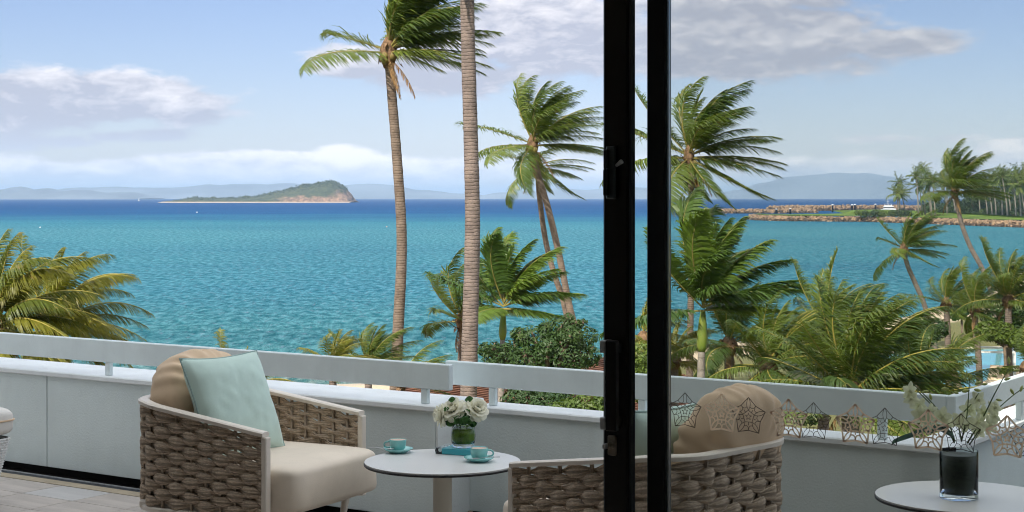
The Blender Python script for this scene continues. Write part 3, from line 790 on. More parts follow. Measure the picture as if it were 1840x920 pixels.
palm('windblown palm with full crown seen through the glass beside the frame', [(1238, 284), (1242, 340), (1244, 400), (1243, 470), (1240, 600)], 60, 'coco', 36, 0.84, 0.125, 0.105, 11, bark=mBarkW, nuts=3, els=(82, -32))
palm('slim palm with pale leaning trunk reaching the far rock wall', [(1716, 345), (1726, 395), (1742, 440), (1766, 485), (1782, 530), (1793, 580), (1800, 622)], 85, 'coco', 32, 0.68, 0.14, 0.115, 14, nuts=2, els=(82, -6))
palm('smaller leaning palm in front of the grassy point', [(1624, 448), (1630, 475), (1645, 510), (1660, 545), (1676, 600)], 80, 'coco', 28, 0.58, 0.13, 0.11, 17, bark=mBarkW, els=(80, -22))
palm('small windblown palm half hidden by the thickest trunk', [(828, 578), (829, 600), (827, 650), (825, 720)], 48, 'coco', 18, 0.56, 0.085, 0.075, 19, bark=mBarkW, els=(78, 10), dry=3)
# feather palms with green crownshafts
palm('green-shafted feather palm above the round broadleaf tree', [(903, 607), (902, 640), (900, 740)], 44, 'royal', 17, 0.66, 0.10, 0.065, 23, 'green-shafted feather palms', mBarkG, els=(76, -2), spear=True, dry=0, name='feather_palm')
palm('large green-shafted feather palm beside the door frame', [(1261, 628), (1260, 660), (1258, 760)], 36, 'royal', 19, 0.72, 0.11, 0.075, 26, 'green-shafted feather palms', mBarkG, els=(84, -4), spear=True, dry=0, name='feather_palm')
# young and low palms round the balcony
palm('big yellow-green palm crown at the left edge', [(-6, 592), (-10, 650), (-14, 720)], 30, 'cocoy', 32, 0.52, 0.15, 0.12, 31, els=(80, -20), dry=2)
palm('yellow-green palm crown beside the left edge, above the rail', [(92, 596), (94, 650), (96, 740)], 33, 'cocoy', 34, 0.54, 0.14, 0.11, 33, els=(82, -28), dry=3)
palm('low palm crown behind the rail, left of two', [(598, 668), (598, 700), (598, 760)], 36, 'cocoy', 18, 0.30, 0.10, 0.08, 35, els=(82, 20), dry=0)
palm('low palm crown behind the rail beside the tall palm trunk', [(662, 662), (662, 700), (664, 760)], 38, 'coco', 20, 0.32, 0.10, 0.08, 37, els=(82, 12), dry=0)
palm('low palm just below the rail between the two trunks', [(722, 690), (722, 720), (722, 780)], 40, 'coco', 10, 0.34, 0.09, 0.07, 39, els=(60, 0), dry=0, spear=False)
palm('low palm showing through the gap under the left rail', [(430, 720), (430, 760), (430, 800)], 34, 'cocoy', 16, 0.36, 0.10, 0.08, 41, els=(70, -5), dry=0)
palm('low palm showing under the rail at the far left', [(70, 700), (70, 740), (70, 800)], 30, 'cocoy', 12, 0.42, 0.10, 0.08, 43, els=(50, -10), dry=0)
palm('big low palm fanning out behind the rail, nearest of the right-hand palms', [(1528, 715), (1528, 740), (1528, 800)], 27, 'soft', 46, 0.52, 0.16, 0.13, 45, els=(86, -12), dry=2)
palm('palm with a tall upright spear leaf at its left', [(1482, 600), (1482, 660), (1480, 760)], 34, 'soft', 26, 0.38, 0.12, 0.10, 47, els=(74, -20), dry=2, spear=1.55)
palm('dense low palm between the big feather palm and the fan of fronds', [(1380, 660), (1380, 700), (1380, 780)], 32, 'soft', 32, 0.40, 0.14, 0.11, 49, els=(80, -25), dry=3)
palm('low palm behind the big feather palm', [(1310, 622), (1310, 660), (1310, 760)], 40, 'soft', 24, 0.46, 0.13, 0.11, 51, els=(75, -25), dry=3)
palm('low yellowing palm close to the door frame', [(1212, 650), (1212, 690), (1212, 760)], 44, 'cocoy', 20, 0.36, 0.12, 0.10, 53, els=(80, -20), dry=2)
palm('low palm between the two door stiles', [(1156, 610), (1156, 650), (1156, 760)], 42, 'cocoy', 18, 0.38, 0.12, 0.10, 55, els=(84, -10), dry=1)
palm('small bushy palm behind the pool', [(1700, 548), (1702, 580), (1704, 640)], 62, 'coco', 24, 0.48, 0.13, 0.11, 57, els=(82, -25), dry=1)
palm('dark palm whose fronds hang before the sandy beach', [(1752, 560), (1754, 600), (1758, 640)], 58, 'coco', 22, 0.46, 0.12, 0.10, 59, els=(82, -30), dry=1)
palm('palm with upright fronds at the right edge', [(1812, 540), (1812, 580), (1812, 640)], 55, 'soft', 30, 0.50, 0.14, 0.11, 61, els=(84, -10), dry=1)
palm('low palm at the right edge above the side rail', [(1848, 660), (1848, 690), (1848, 720)], 40, 'soft', 20, 0.34, 0.13, 0.11, 63, els=(82, 0), dry=1)
palm('short brown twin-stemmed palm beside the pool', [(1708, 650), (1714, 672), (1722, 700)], 52, 'soft', 10, 0.30, 0.15, 0.12, 65, els=(70, -20), dry=3, bark=mBarkW)
palm('low palm with frond arching along the corner of the rail', [(1660, 722), (1660, 760), (1660, 800)], 28, 'soft', 12, 0.4, 0.11, 0.09, 67, els=(60, 5), dry=0)

# far palms on the grassy point: each one a trunk and a crown of fronds
far_crowns = []
fb_ = bank('far')
for q in range(4):
    r = random.Random(500 + q); mb = MB()
    for i in range(24):
        e = 80 - 105 * (i / 24) ** 0.9 + r.uniform(-8, 8); a = i * 2.4 + q + r.uniform(-.3, .3)
        ei = min(range(len(ELS)), key=lambda k: abs(ELS[k] - e)); ai = int(round((a % 6.2832) / 6.2832 * AZN)) % AZN
        me = fb_[ai, ei]; s = r.uniform(0.8, 1.1)
        vs = [tuple(v.co * s) for v in me.vertices]
        for f in [tuple(p.vertices) for p in me.polygons][:1]: pass
        b = len(mb.v); mb.v.extend(vs); mb.uv.extend([(0, 0)] * len(vs))
        for p in me.polygons: mb.f.append(tuple(x + b for x in p.vertices)); mb.mi.append(p.material_index)
    far_crowns.append(mb.mesh('crown', [mCoco, mRachis]))
mBarkFar = M('far_palm_bark', (0.25, 0.22, 0.18), 0.9, 0.1, var=0.2, vs=0.8)
rr = random.Random(91)
far_list = [(1615, 328, 610, 378), (1612, 348, 600, 378), (1620, 347, 605, 379), (1647, 318, 585, 386), (1652, 334, 590, 386), (1655, 308, 600, 386), (1663, 322, 580, 386), (1670, 334, 575, 387), (1676, 326, 570, 387),
            (1694, 322, 600, 386), (1700, 330, 640, 383), (1709, 336, 615, 383), (1745, 330, 630, 381), (1749, 338, 640, 381), (1758, 334, 620, 380), (1768, 336, 605, 379),
            (1775, 330, 590, 391), (1784, 324, 585, 392), (1797, 318, 575, 392), (1801, 318, 565, 392), (1806, 336, 570, 393), (1809, 322, 600, 393), (1822, 330, 560, 393), (1828, 318, 555, 393), (1833, 334, 550, 393), (1838, 322, 560, 393), (1734, 326, 645, 381), (1720, 328, 650, 380), (1846, 316, 560, 393)]
for i, (px, yc, d, yb) in enumerate(far_list):
    c = at(px, yc, d); bz = PT - 0.1 + 1.2 * max(0, (d - 560)) / 400
    lean = rr.uniform(0.3, 2.0)
    base = Vector((c.x + lean, c.y, bz))
    flab = {0: 'taller palm standing alone left of the far grove', 1: 'shorter palm at the foot of the lone far palm', 2: 'small leaning palm just right of the lone far palm'}.get(i, 'slender pale-trunked palm in the grove on the far grassy point')
    t = thing('far_palm', flab, 'palm tree', base, 0, 'palms on the far point')
    mb = MB(); h = c.z - bz
    mb.tube([(0, 0, 0), (-lean * .2, 0, h * .3), (-lean * .6, 0, h * .65), (-lean, 0, h)], [0.36, 0.25, 0.2, 0.17], 7)
    mb.build('trunk', mBarkFar, t, smooth=True)
    o = link('crown', far_crowns[i % 4], t, (-lean, 0, h)); s = rr.uniform(1.0, 1.3); o.scale = (s, s, s); o.rotation_euler = (0, 0, rr.uniform(-.5, .5))

# ------------------------------------------------------------------ broadleaf trees and shrubs
def leaf_cloud(mb, blobs, n, size, r, mi=0):
    wts = [b[1] ** 2 for b in blobs]
    for _ in range(n):
        c, rad, sq = r.choices(blobs, wts)[0]
        while True:
            q = Vector((r.uniform(-1, 1), r.uniform(-1, 1), r.uniform(-1, 1)))
            if 0.05 < q.length < 1: break
        q = q.normalized() * (q.length ** 0.45) * (1 + 0.22 * noise.noise(q * 2.7 + c))
        p = c + Vector((q.x * rad, q.y * rad, q.z * rad * sq))
        o = (q + Vector((0, 0, .55)) + Vector((r.uniform(-.9, .9), r.uniform(-.9, .9), r.uniform(-.6, .6)))).normalized()
        a = o.cross(Vector((r.uniform(-1, 1), r.uniform(-1, 1), r.uniform(-1, 1)))).normalized(); b = o.cross(a)
        s = size * r.uniform(.6, 1.3)
        mb.add([tuple(p - a * s), tuple(p + b * s * .42 + o * s * .12), tuple(p + a * s - o * s * .1), tuple(p - b * s * .42 + o * s * .12)], [(0, 1, 2), (0, 2, 3)], mi)
def broadleaf(name, label, base, blobs, n, size, mat, seed, trunk_r=0.10, cat='tree', group=None):
    r = random.Random(seed); base = Vector(base)
    t = thing(name, label, cat, base, 0, group)
    bl = [(Vector(c) - base, rad, sq) for c, rad, sq in blobs]
    lo = min(b[0].z - b[1] for b in bl); mid = sum((b[0] for b in bl), Vector()) / len(bl)
    tb = MB(); fork = Vector((mid.x * .5, mid.y * .5, max(0.15, lo + 0.1 * abs(lo))))
    tb.tube([(0, 0, 0), tuple(fork * .5 + Vector((trunk_r, 0, 0))), tuple(fork)], [trunk_r * 1.3, trunk_r * 1.05, trunk_r], 9)
    for c, rad, sq in bl:
        m_ = fork.lerp(c, .5) + Vector((r.uniform(-.1, .1), r.uniform(-.1, .1), -.1)) * rad
        tb.tube([tuple(fork), tuple(m_), tuple(c), tuple(c + Vector((r.uniform(-.4, .4), r.uniform(-.4, .4), .5)) * rad)], [trunk_r * .7, trunk_r * .5, trunk_r * .3, trunk_r * .1], 6)
    tb.build('trunk', mBranch, t, smooth=True)
    cb = MB(); leaf_cloud(cb, bl, n, size, r)
    stuff(cb.build('crown', mat, t))
    return t
def lobes(lst, d, r): return [(at(x, y, d) + Vector((0, r.uniform(-.3, .3), 0)), rp / F * d, sq) for x, y, rp, sq in lst]
r = random.Random(12)
T1 = lobes([(1005, 592, 34, .7), (1045, 606, 30, .7), (962, 612, 38, .7), (902, 640, 38, .6), (1012, 634, 50, .8), (945, 652, 48, .7), (1055, 640, 26, .7), (985, 680, 60, .7), (1000, 700, 30, .8)], 31, r)
r = random.Random(55); T1 += [(c + Vector((r.uniform(-1, 1), r.uniform(-.6, .6), r.uniform(-.2, .9))).normalized() * rad * .9, rad * r.uniform(.28, .45), .8) for c, rad, sq in T1 for _ in range(3)]
broadleaf('broadleaf_tree', 'round glossy dark-green broadleaf tree behind the rail', at(985, 0, 31) * Vector((1, 1, 0)) + Vector((0, 0, LAND)) if False else (at(985, 355, 31).x, 31, LAND), T1, 12500, 0.046, mFol, 101, 0.11)
SH = [('shrub', 'leafy shrub seen under the rail below the broadleaf tree', [(940, 722, 40, .7), (990, 735, 45, .7), (900, 750, 40, .6)], 27, mFol, 2600, .05),
      ('shrub', 'lime-green shrub under the rail beside the door frame', [(1060, 730, 42, .7), (1095, 738, 40, .8), (1020, 745, 40, .7)], 25, mFolY, 2800, .045),
      ('shrub', 'dense shrub framed between the two door stiles', [(1152, 640, 26, 1.0), (1160, 665, 34, .9), (1140, 690, 36, .9)], 33, mFolY, 2600, .05),
      ('shrub', 'dark shrub beneath the low palms right of the door', [(1300, 720, 60, .6), (1370, 730, 60, .6), (1440, 725, 55, .7)], 36, mFol, 3000, .07),
      ('shrub', 'dark shrub left of the pool behind the fan palm', [(1600, 670, 50, .6), (1640, 660, 36, .7)], 46, mFol, 2200, .08),
      ('shrub', 'leafy shrub at the right edge behind the side rail', [(1790, 560, 34, .8), (1830, 545, 40, .9), (1826, 590, 40, .8)], 62, mFol, 2600, .10),
      ('shrub', 'bright bush on the lawn beyond the small palms', [(1735, 545, 22, .8), (1722, 560, 20, .8)], 70, mFolY, 1500, .09),
      ('shrub', 'dark shrub between the small leaning palm and the pool', [(1620, 612, 34, .7), (1655, 600, 30, .8), (1682, 592, 26, .8), (1640, 640, 36, .7)], 52, mFol, 3200, .085),
      ('shrub', 'shrub under the palm with upright fronds at the right edge', [(1776, 596, 22, .8), (1806, 600, 26, .8), (1838, 612, 26, .8)], 54, mFolY, 2200, .08),
      ('shrub', 'low hedge plant under the left rail', [(500, 716, 34, .5), (560, 718, 34, .5), (620, 720, 36, .5), (680, 722, 36, .5), (735, 728, 30, .5)], 30, mFol, 2000, .06)]
for i, (nm, lab, lst, d, mat, n, sz) in enumerate(SH):
    bl = lobes(lst, d, r); bx = sum(b[0].x for b in bl) / len(bl)
    broadleaf(nm, lab, (bx, d, LAND), bl, n, sz, mat, 200 + i, 0.05, 'shrub', 'garden shrubs')
# wooded rise and hedge on the point
wood = [(1690, 372, 640, 6, 3.4), (1712, 366, 650, 6, 3.6), (1735, 360, 660, 7, 4), (1760, 352, 670, 8, 5), (1785, 344, 680, 9, 5.4), (1808, 338, 690, 10, 6), (1828, 330, 690, 11, 6.5), (1850, 322, 700, 12, 7), (1725, 378, 620, 5, 2.4), (1760, 374, 630, 6, 3), (1800, 368, 640, 7, 4), (1835, 362, 650, 8, 5), (1675, 380, 630, 4, 2.0), (1870, 340, 660, 11, 6), (1780, 384, 610, 5, 2), (1820, 384, 600, 5, 2)]
for i, (px, y, d, rad, hh) in enumerate(wood):
    c = at(px, y, d); r = random.Random(300 + i)
    bl = [(c + Vector((r.uniform(-.7, .7) * rad, r.uniform(-.5, .5) * rad, r.uniform(-.9, .35) * rad)), rad * r.uniform(.45, .75), .8) for _ in range(9)]
    broadleaf('forest_tree', 'dark rounded tree in the wood behind the far palms', (c.x, d, PT), bl, 1500, 0.62, mFolFar, 320 + i, 0.35, 'tree', 'wood behind the far palms')
for i, px in enumerate((1545, 1562, 1579, 1596, 1612, 1630, 1660, 1690, 1725, 1765, 1805)):
    d = 600 - 0.2 * (px - 1545) if px < 1640 else 640 - .25 * (px - 1640); c = at(px, 380, d); c.z = PT + 0.9; r = random.Random(360 + i)
    bl = [(c + Vector((r.uniform(-2, 2), r.uniform(-1.5, 1.5), r.uniform(-.3, .5))), r.uniform(1.2, 1.9), .75) for _ in range(4)]
    broadleaf('hedge_bush', 'low green bush along the lawn of the far point', (c.x, d, PT), bl, 420, 0.35, mFolFar if i % 3 else mFolY, 380 + i, 0.1, 'bush', 'bushes on the far point')
# a small scatter of trees gives the island its ragged skyline
ib = MB(); r = random.Random(77)
for _ in range(900):
    i = r.random() ** 0.7; j = r.uniform(0.25, 0.62)
    p = Vector(isl_fn(0.04 + 0.92 * i, j))
    if p.z < SEA + 1.2: continue
    if i > 0.55 and p.z < SEA + 13 and r.random() < .8: continue
    s = r.uniform(0.9, 2.1)
    leaf_cloud(ib, [(p + Vector((0, 0, s * .6)), s, .9)], 9, s * .55, r)
stuff(ib.build('island_scrub', mFolFar)); bpy.data.objects['island_scrub'].parent = isl_o

# ------------------------------------------------------------------ marina piles, boats, buoys, pool, pavilion
def pile(px, ytop, ybase, label):
    d = sea_at(px, ybase)[1]; b = Vector((*sea_at(px, ybase), SEA)); h = (ybase - ytop) / F * d
    t = thing('mooring_pile', label, 'pile', b, 0, 'black marina piles')
    m1 = MB(); m1.lathe([(.55, -1.5), (.55, h * .82), (.7, h * .83), (.7, h * .86)], 12); m1.build('shaft', mPile, t, True)
    m2 = MB(); m2.lathe([(.72, h * .86), (.72, h * .93), (.15, h)], 12); m2.build('cap', mBoat, t, True)
pile(1496, 367, 381, 'tall black white-capped pile standing alone left in the marina')
pile(1531, 367, 381, 'left of the two black piles standing together')
pile(1536, 366.5, 380.6, 'right of the two black piles standing together')
pile(1573, 366, 379, 'black white-capped pile left of the motor yacht')
pile(1395, 375, 384, 'small marker post on the outer breakwater'); pile(1420, 374.5, 384, 'second small marker post on the outer breakwater')
bp_ = sea_at(1598, 381.5); d = bp_[1]
t = thing('motor_yacht', 'white motor yacht moored behind the grassy point', 'boat', (bp_[0], d, SEA), math.radians(-70))
m1 = MB()
def hull(i, j):
    x = -6 + 13 * i; w = 2.2 * (1 - max(0, (i - .45) / .55) ** 2) + .02; a = (j - .5) * math.pi
    return (x, w * math.sin(a), 2.2 * (1 - math.cos(a) ** 1.2) * 1.0 + .5 * i * abs(math.sin(a)) - .3)
m1.sheet(hull, 14, 12); m1.box(-5.6, 4.5, -1.95, 1.95, 1.7, 1.9); m1.build('hull', mBoat, t, True)
m1 = MB(); m1.box(-4.2, 2.6, -1.6, 1.6, 1.9, 3.6, 0, .15); ca_ = m1.build('cabin', mBoat, t)
m1 = MB(); m1.box(-3.9, 2.75, -1.65, 1.65, 2.6, 3.15); m1.build('window_band', mBoatDark, ca_)
m1 = MB(); m1.box(-3.6, 1.2, -1.4, 1.4, 3.6, 4.2, 0, .1); m1.box(-3.4, .8, -1.5, 1.5, 5.0, 5.15); m1.box(-3.2, -3.0, -1.3, -1.1, 4.2, 5.0); m1.box(.4, .6, 1.1, 1.3, 4.2, 5.0); m1.box(-3.2, -3.0, 1.1, 1.3, 4.2, 5.0); m1.box(.4, .6, -1.3, -1.1, 4.2, 5.0); m1.build('flybridge', mBoat, t)
m1 = MB(); m1.tube([(-1.5, 0, 5.1), (-1.6, 0, 8.6)], [.12, .05], 6); m1.box(-1.65, -1.45, -.9, .9, 6.6, 6.75); m1.build('mast', mBoat, t)
t = thing('sailboat', 'tiny white sailboat on the horizon left of the island', 'boat', ((250 - 920) / F * 4200, 4200, SEA), math.radians(25)); t.scale = (.6, .6, .6)
m1 = MB(); m1.sheet(lambda i, j: (-6 + 12 * i, 1.7 * (1 - abs(2 * i - 1) ** 2.4) * math.sin((j - .5) * math.pi), 1.6 * (1 - math.cos((j - .5) * math.pi)) - .2), 10, 8); m1.build('hull', mBoat, t, True)
m1 = MB(); m1.tube([(0, 0, 0), (0, 0, 16)], [.15, .08], 6); m1.build('mast', mBoat, t)
m1 = MB(); m1.sheet(lambda i, j: (.3 - 5.2 * i * (1 - j), .5 * math.sin(math.pi * i) * (1 - j), 1.8 + 13.5 * j), 6, 8); m1.build('sail', mTextile, t, True)
for px, y, lab in ((354, 382, 'small buoy floating below the island'), (72, 409, 'small buoy floating at the left above the palm crown'), (695, 408, 'small orange buoy floating beside the tall trunk')):
    x, dd = sea_at(px, y); t = thing('buoy', lab, 'buoy', (x, dd, SEA), 0, 'buoys in the bay'); k = dd / 900
    m1 = MB(); m1.lathe([(0, -.35), (.55, -.2), (.62, .1), (.45, .45), (.15, .6), (.12, 1.1), (.0, 1.15)], 14); o = m1.build('float', mBuoy if 'orange' in lab else mBoat, t, True); o.scale = (k * 0.6,) * 3
# pool
mb = MB(); ring = []; ring2 = []
for k in range(64):
    a = 2 * math.pi * k / 64; R = 1 + 0.10 * math.sin(2 * a + 0.6) + 0.05 * math.sin(3 * a)
    ring.append((POOL_C[0] + 7.2 * R * math.cos(a) * 1.12, POOL_C[1] + 10.6 * R * math.sin(a) * 1.08)); ring2.append((POOL_C[0] + 7.2 * R * math.cos(a) * 1.22, POOL_C[1] + 10.6 * R * math.sin(a) * 1.15))
mb.add([(x, y, LAND + 0.10) for x, y in ring], [tuple(range(64))]); struct(mb.build('pool_water', mPool))
mb = MB(); mb.add([(x, y, LAND + 0.16) for x, y in ring] + [(x, y, LAND + 0.16) for x, y in ring2] + [(x, y, LAND - .3) for x, y in ring] + [(x, y, LAND - .3) for x, y in ring2],
                  [(k, (k + 1) % 64, 64 + (k + 1) % 64, 64 + k)[::-1] for k in range(64)] + [(k, (k + 1) % 64, 128 + (k + 1) % 64, 128 + k) for k in range(64)] + [(64 + k, 64 + (k + 1) % 64, 192 + (k + 1) % 64, 192 + k) for k in range(64)])
struct(mb.build('pool_edge', mPoolEdge))
# white daybed frame beside the pool
p0 = at(1757, 690, 62); t = thing('daybed_frame', 'white open cabana frame beside the pool', 'cabana', (p0.x, 62, LAND), math.radians(-16))
zt = at(1757, 630, 62).z - LAND
for (x, y) in ((0, 0), (1.35, 0), (0, 1.9), (1.35, 1.9)):
    m1 = MB(); m1.box(x - .045, x + .045, y - .045, y + .045, 0, zt - .08); m1.build('post', mBoat, t)
for b_ in ((-.05, 1.4, -.05, .05), (-.05, 1.4, 1.85, 1.95), (-.05, .05, .05, 1.85), (1.3, 1.4, .05, 1.85)):
    m1 = MB(); m1.box(*b_, zt - .08, zt); m1.build('beam', mBoat, t)
m1 = MB(); m1.box(.1, 1.25, .15, 1.75, .25, .45, 0, .05); m1.build('mattress', mCushion, t)
for i, px in enumerate((1785, 1815)):
    q = at(px, 668, 64); q.z = LAND + .1; t = thing('sun_lounger', ('left' if i == 0 else 'right') + ' one of two pale sun loungers beside the pool', 'lounger', q, math.radians(60), 'loungers by the pool')
    m1 = MB(); m1.box(-.95, .35, -.33, .33, .28, .38, 0, .02); m1.build('seat', mCushion, t)
    m1 = MB(); m1.add([(.35, -.33, .30), (.35, .33, .30), (.95, -.33, .85), (.95, .33, .85), (.30, -.33, .38), (.30, .33, .38), (.90, -.33, .92), (.90, .33, .92)], [(0, 2, 3, 1), (4, 5, 7, 6), (0, 4, 6, 2), (1, 3, 7, 5), (2, 6, 7, 3), (0, 1, 5, 4)]); m1.build('backrest', mCushion, t)
    for (x, y) in ((-.85, -.28), (-.85, .28), (.25, -.28), (.25, .28)):
        m1 = MB(); m1.box(x - .03, x + .03, y - .03, y + .03, 0, .28); m1.build('leg', mBoat, t)
# pavilion with brown boarded roof
A = at(775, 690, 46); B = at(1100, 641, 54)
ax = (B - A).normalized(); per = Vector((ax.y, -ax.x, 0)).normalized()
if per.y > 0: per = -per
t = thing('beach_pavilion', 'low pavilion with red-brown boarded roof behind the rail', 'pavilion', ((A.x + B.x) / 2, (A.y + B.y) / 2, LAND))
o0 = Vector(t.location); LR = (B - A).length + 3.0; a0 = A - ax * 1.5
nb_ = 46
boards = MB()
for k in range(nb_):
    s0 = k / nb_; s1 = (k + 0.93) / nb_
    def rp(al, s, up): return tuple(a0 + ax * al + per * (s * 5.6) + Vector((0, 0, -s * 1.9 + up)) - o0)
    v = [rp(0, s0, .03), rp(LR, s0, .03), rp(LR, s1, .06), rp(0, s1, .06), rp(0, s0, 0), rp(LR, s0, 0), rp(LR, s1, .0), rp(0, s1, .0)]
    boards.add(v, [(0, 1, 2, 3), (3, 2, 6, 7), (0, 4, 5, 1), (0, 3, 7, 4), (1, 5, 6, 2)])
stuff(boards.build('roof_boards', mRoofTile, t))
rd = MB(); rd.add([tuple(a0 + ax * al + per * q + Vector((0, 0, z)) - o0) for al in (0, LR) for q, z in ((0, -.02), (5.6, -1.92), (5.6, -2.05), (0, -.3), (-5.0, -1.75), (-5.0, -1.65))], [(k, (k + 1) % 6, 6 + (k + 1) % 6, 6 + k) for k in range(6)] + [(5, 4, 3, 2, 1, 0), (6, 7, 8, 9, 10, 11)])
rd.build('roof', mRoofTile, t)
for al in (.5, LR * .33, LR * .66, LR - .5):
    for q in (-4.3, 4.9):
        m1 = MB(); c = a0 + ax * al + per * q - o0; m1.box(c.x - .1, c.x + .1, c.y - .1, c.y + .1, 0, a0.z - LAND - 1.9 + ax.z * al); m1.build('post', mBranch, t)

# ------------------------------------------------------------------ the building: room, facade, balcony
ROT = -TH
def frame(name, label, cat, u=0.0, n=0.0, z=0.0, group=None): return thing(name, label, cat, UN(u, n, z), ROT, group)
def s_box(name, u0, u1, n0, n1, z0, z1, mat):
    mb = MB(); cu, cn = (u0 + u1) / 2, (n0 + n1) / 2
    mb.box(u0 - cu, u1 - cu, n0 - cn, n1 - cn, z0, z1)
    o = mb.build(name, mat, None, False, UN(cu, cn, 0)); o.rotation_euler = (0, 0, ROT)
    return struct(o)
s_box('room_floor', -7.3, 2.6, -2.6, 4.22, -0.2, 0.0, mRoomFloor)
s_box('room_ceiling', -7.3, 2.6, -2.6, 4.22, 2.95, 3.15, mRoomWall)
s_box('room_wall_back', -7.3, 2.6, -2.8, -2.6, -0.2, 3.15, mRoomWall)
s_box('room_wall_left', -7.5, -7.3, -2.8, 4.22, -0.2, 3.15, mRoomWall)
s_box('room_wall_right', 2.6, 2.8, -2.8, 4.22, -0.2, 3.15, mRoomWall)
bd = frame('hotel_building', 'hotel building round the room, rising above the balcony', 'building', 0, 0, LAND)
def bpart(nm, u0, u1, n0, n1, z0, z1, mat=mFacade):
    m1 = MB(); m1.box(u0, u1, n0, n1, z0 - LAND, z1 - LAND); return m1.build(nm, mat, bd)
bpart('facade_wall', -16, -7.0, 4.225, 4.50, 0.0, 3.75); bpart('facade_wall', 0.7, 12, 4.225, 4.50, 0.0, 3.75); bpart('facade_wall', -6.998, 0.698, 4.225, 4.50, 2.85, 3.75)
bpart('roof_slab', -16, 12, -12, 4.22, 3.45, 3.75); bpart('end_wall', -16, -15.7, -12, 4.22, LAND, 3.45); bpart('end_wall', 11.7, 12, -12, 4.22, LAND, 3.45); bpart('rear_wall', -15.69, 11.69, -12, -11.7, LAND, 3.45)
bpart('added_shade_slab', -2.1, 12, 4.51, 6.35, 3.12, 3.30)  # unseen slab added to darken the right end of the balcony
bpart('lower_wall', -16, 12, 4.225, 4.5, LAND, -0.3)
# balcony slab and tiled floor
UC, NC = -2.448, 7.195                       # corner of the rail
s_box('balcony_slab', -14, 9.0, 4.51, 6.79, -0.30, -0.014, mGrout)
s_box('balcony_slab_wing', UC + 0.30, 9.0, 6.795, 14, -0.30, -0.014, mGrout)
s_box('balcony_edge', -14, UC + 0.29, 6.795, 7.30, -0.30, -0.02, mDark)
flo = bpy.data.objects['balcony_slab']
tw, tn = 0.44, 0.30
tm_ = MB(); tm_.box(-tw / 2 + .0025, tw / 2 - .0025, -tn / 2 + .0025, tn / 2 - .0025, -0.012, 0.0); tme = tm_.mesh('tile', mTile); tme2 = tm_.mesh('tile', mTileP)
cu_, cn_ = (-14 + 9) / 2, (4.51 + 6.79) / 2
upale = -8.2
for i in range(-13, 22):
    for j in range(7):
        u = -5.35 + (-i) * -0.0 + i * -tw + 0.02; n = 6.60 - (j + .5) * tn
        if u < -12 or u > 3: continue
        pale = (j == 0 and abs(u - (-7.55)) < tw / 2)
        o = link('tile', tme2 if pale else tme, flo, (u - cu_, n - cn_, 0.0))
m1 = MB(); m1.box(-14 - cu_, 3 - cu_, 6.605 - cn_, 6.70 - cn_, -.012, .002); m1.build('edge_strip', mPoolEdge, flo)
m1 = MB(); m1.box(-14 - cu_, 3 - cu_, 6.712 - cn_, 6.765 - cn_, -.012, -.002); m1.build('drain_grate', mGrate, flo)
m1 = MB(); m1.box(-14 - cu_, 3 - cu_, 6.768 - cn_, 6.775 - cn_, -.012, .004); m1.build('drain_edge', mSteel, flo)

# parapet, left run
lw = frame('balcony_wall', 'pale stuccoed parapet behind the left armchair with a vertical joint', 'wall', -9.0, 6.87)
def lp(u): return u + 9.0
joints = [-13.6, -10.6, -8.21, -6.62, -5.12]
for a, b in zip(joints, joints[1:]):
    m1 = MB(); m1.box(lp(a) + .004, lp(b) - .004, 0.0, 0.30, 0.035, 0.612); bevel(m1.build('panel', mStucco, lw), .003)
m1 = MB(); m1.box(lp(-13.6), lp(-5.13), 0.05, 0.29, -0.05, 0.60); m1.build('core', mDark, lw)
m1 = MB(); m1.box(lp(-13.6), lp(-5.10), -0.022, 0.42, 0.613, 0.646, 0, .006); m1.build('coping', mCoping, lw)
m1 = MB(); m1.box(lp(-5.119), lp(-5.108), 0.0, 0.40, 0.045, 0.612); m1.build('end_panel', mStucco2, lw)
# parapet, right run and its wing
rw = frame('balcony_wall', 'pale stuccoed parapet behind the round table and the glass door', 'wall', -4.0, 7.16)
m1 = MB(); m1.box(-5.1075 + 4, UC + 4 - .075, 0.0, .19, 0.045, .585); bevel(m1.build('panel', mStucco, rw), .003)
m1 = MB(); m1.box(-5.10 + 4, UC + 4 - .02, .02, .17, -.2, .58); m1.build('core', mDark, rw)
m1 = MB(); m1.box(-5.07 + 4, UC + 4 + .02, -.022, .20, .587, .62, 0, .006); m1.build('coping', mCoping, rw)
ww = frame('balcony_wall', 'parapet wing running away from the corner behind the orchid vase', 'wall', UC, 7.4)
m1 = MB(); m1.box(-.22, -.035 + .0, -.24, 6.6, .045, .585); bevel(m1.build('panel', mStucco, ww), .003)
m1 = MB(); m1.box(-.20, .022, -.18 + .143, 6.6, .587, .62, 0, .006); m1.build('coping', mCoping, ww)
# rails
rl = frame('balcony_rail', 'wide flat white rail ending behind the small table, left run', 'rail', -9.0, 6.91)
m1 = MB(); m1.box(lp(-13.6), lp(-5.05) - .0, -.02, .02, .727, .865, 0, .005); m1.build('plank', mPaint, rl)
for u in (-12.6, -10.14, -7.68, -5.22):
    m1 = MB(); m1.box(lp(u) - .02, lp(u) + .02, -.016, .016, .647, .726, 0, .003); m1.build('post', mPaint, rl)
rr_ = frame('balcony_rail', 'wide flat white rail passing behind the glass door, right run', 'rail', -4.0, NC)
m1 = MB(); m1.box(-5.30 + 4, UC + 4 - .021, 0, .04, .718, .848, 0, .005); m1.build('plank', mPaint, rr_)
for u in (-4.99, -4.06, -2.78):
    m1 = MB(); m1.box(u + 4 - .02, u + 4 + .02, .004, .036, .621, .717, 0, .003); m1.build('post', mPaint, rr_)
rs = frame('balcony_rail', 'white rail running away to the right from the corner', 'rail', UC, NC)
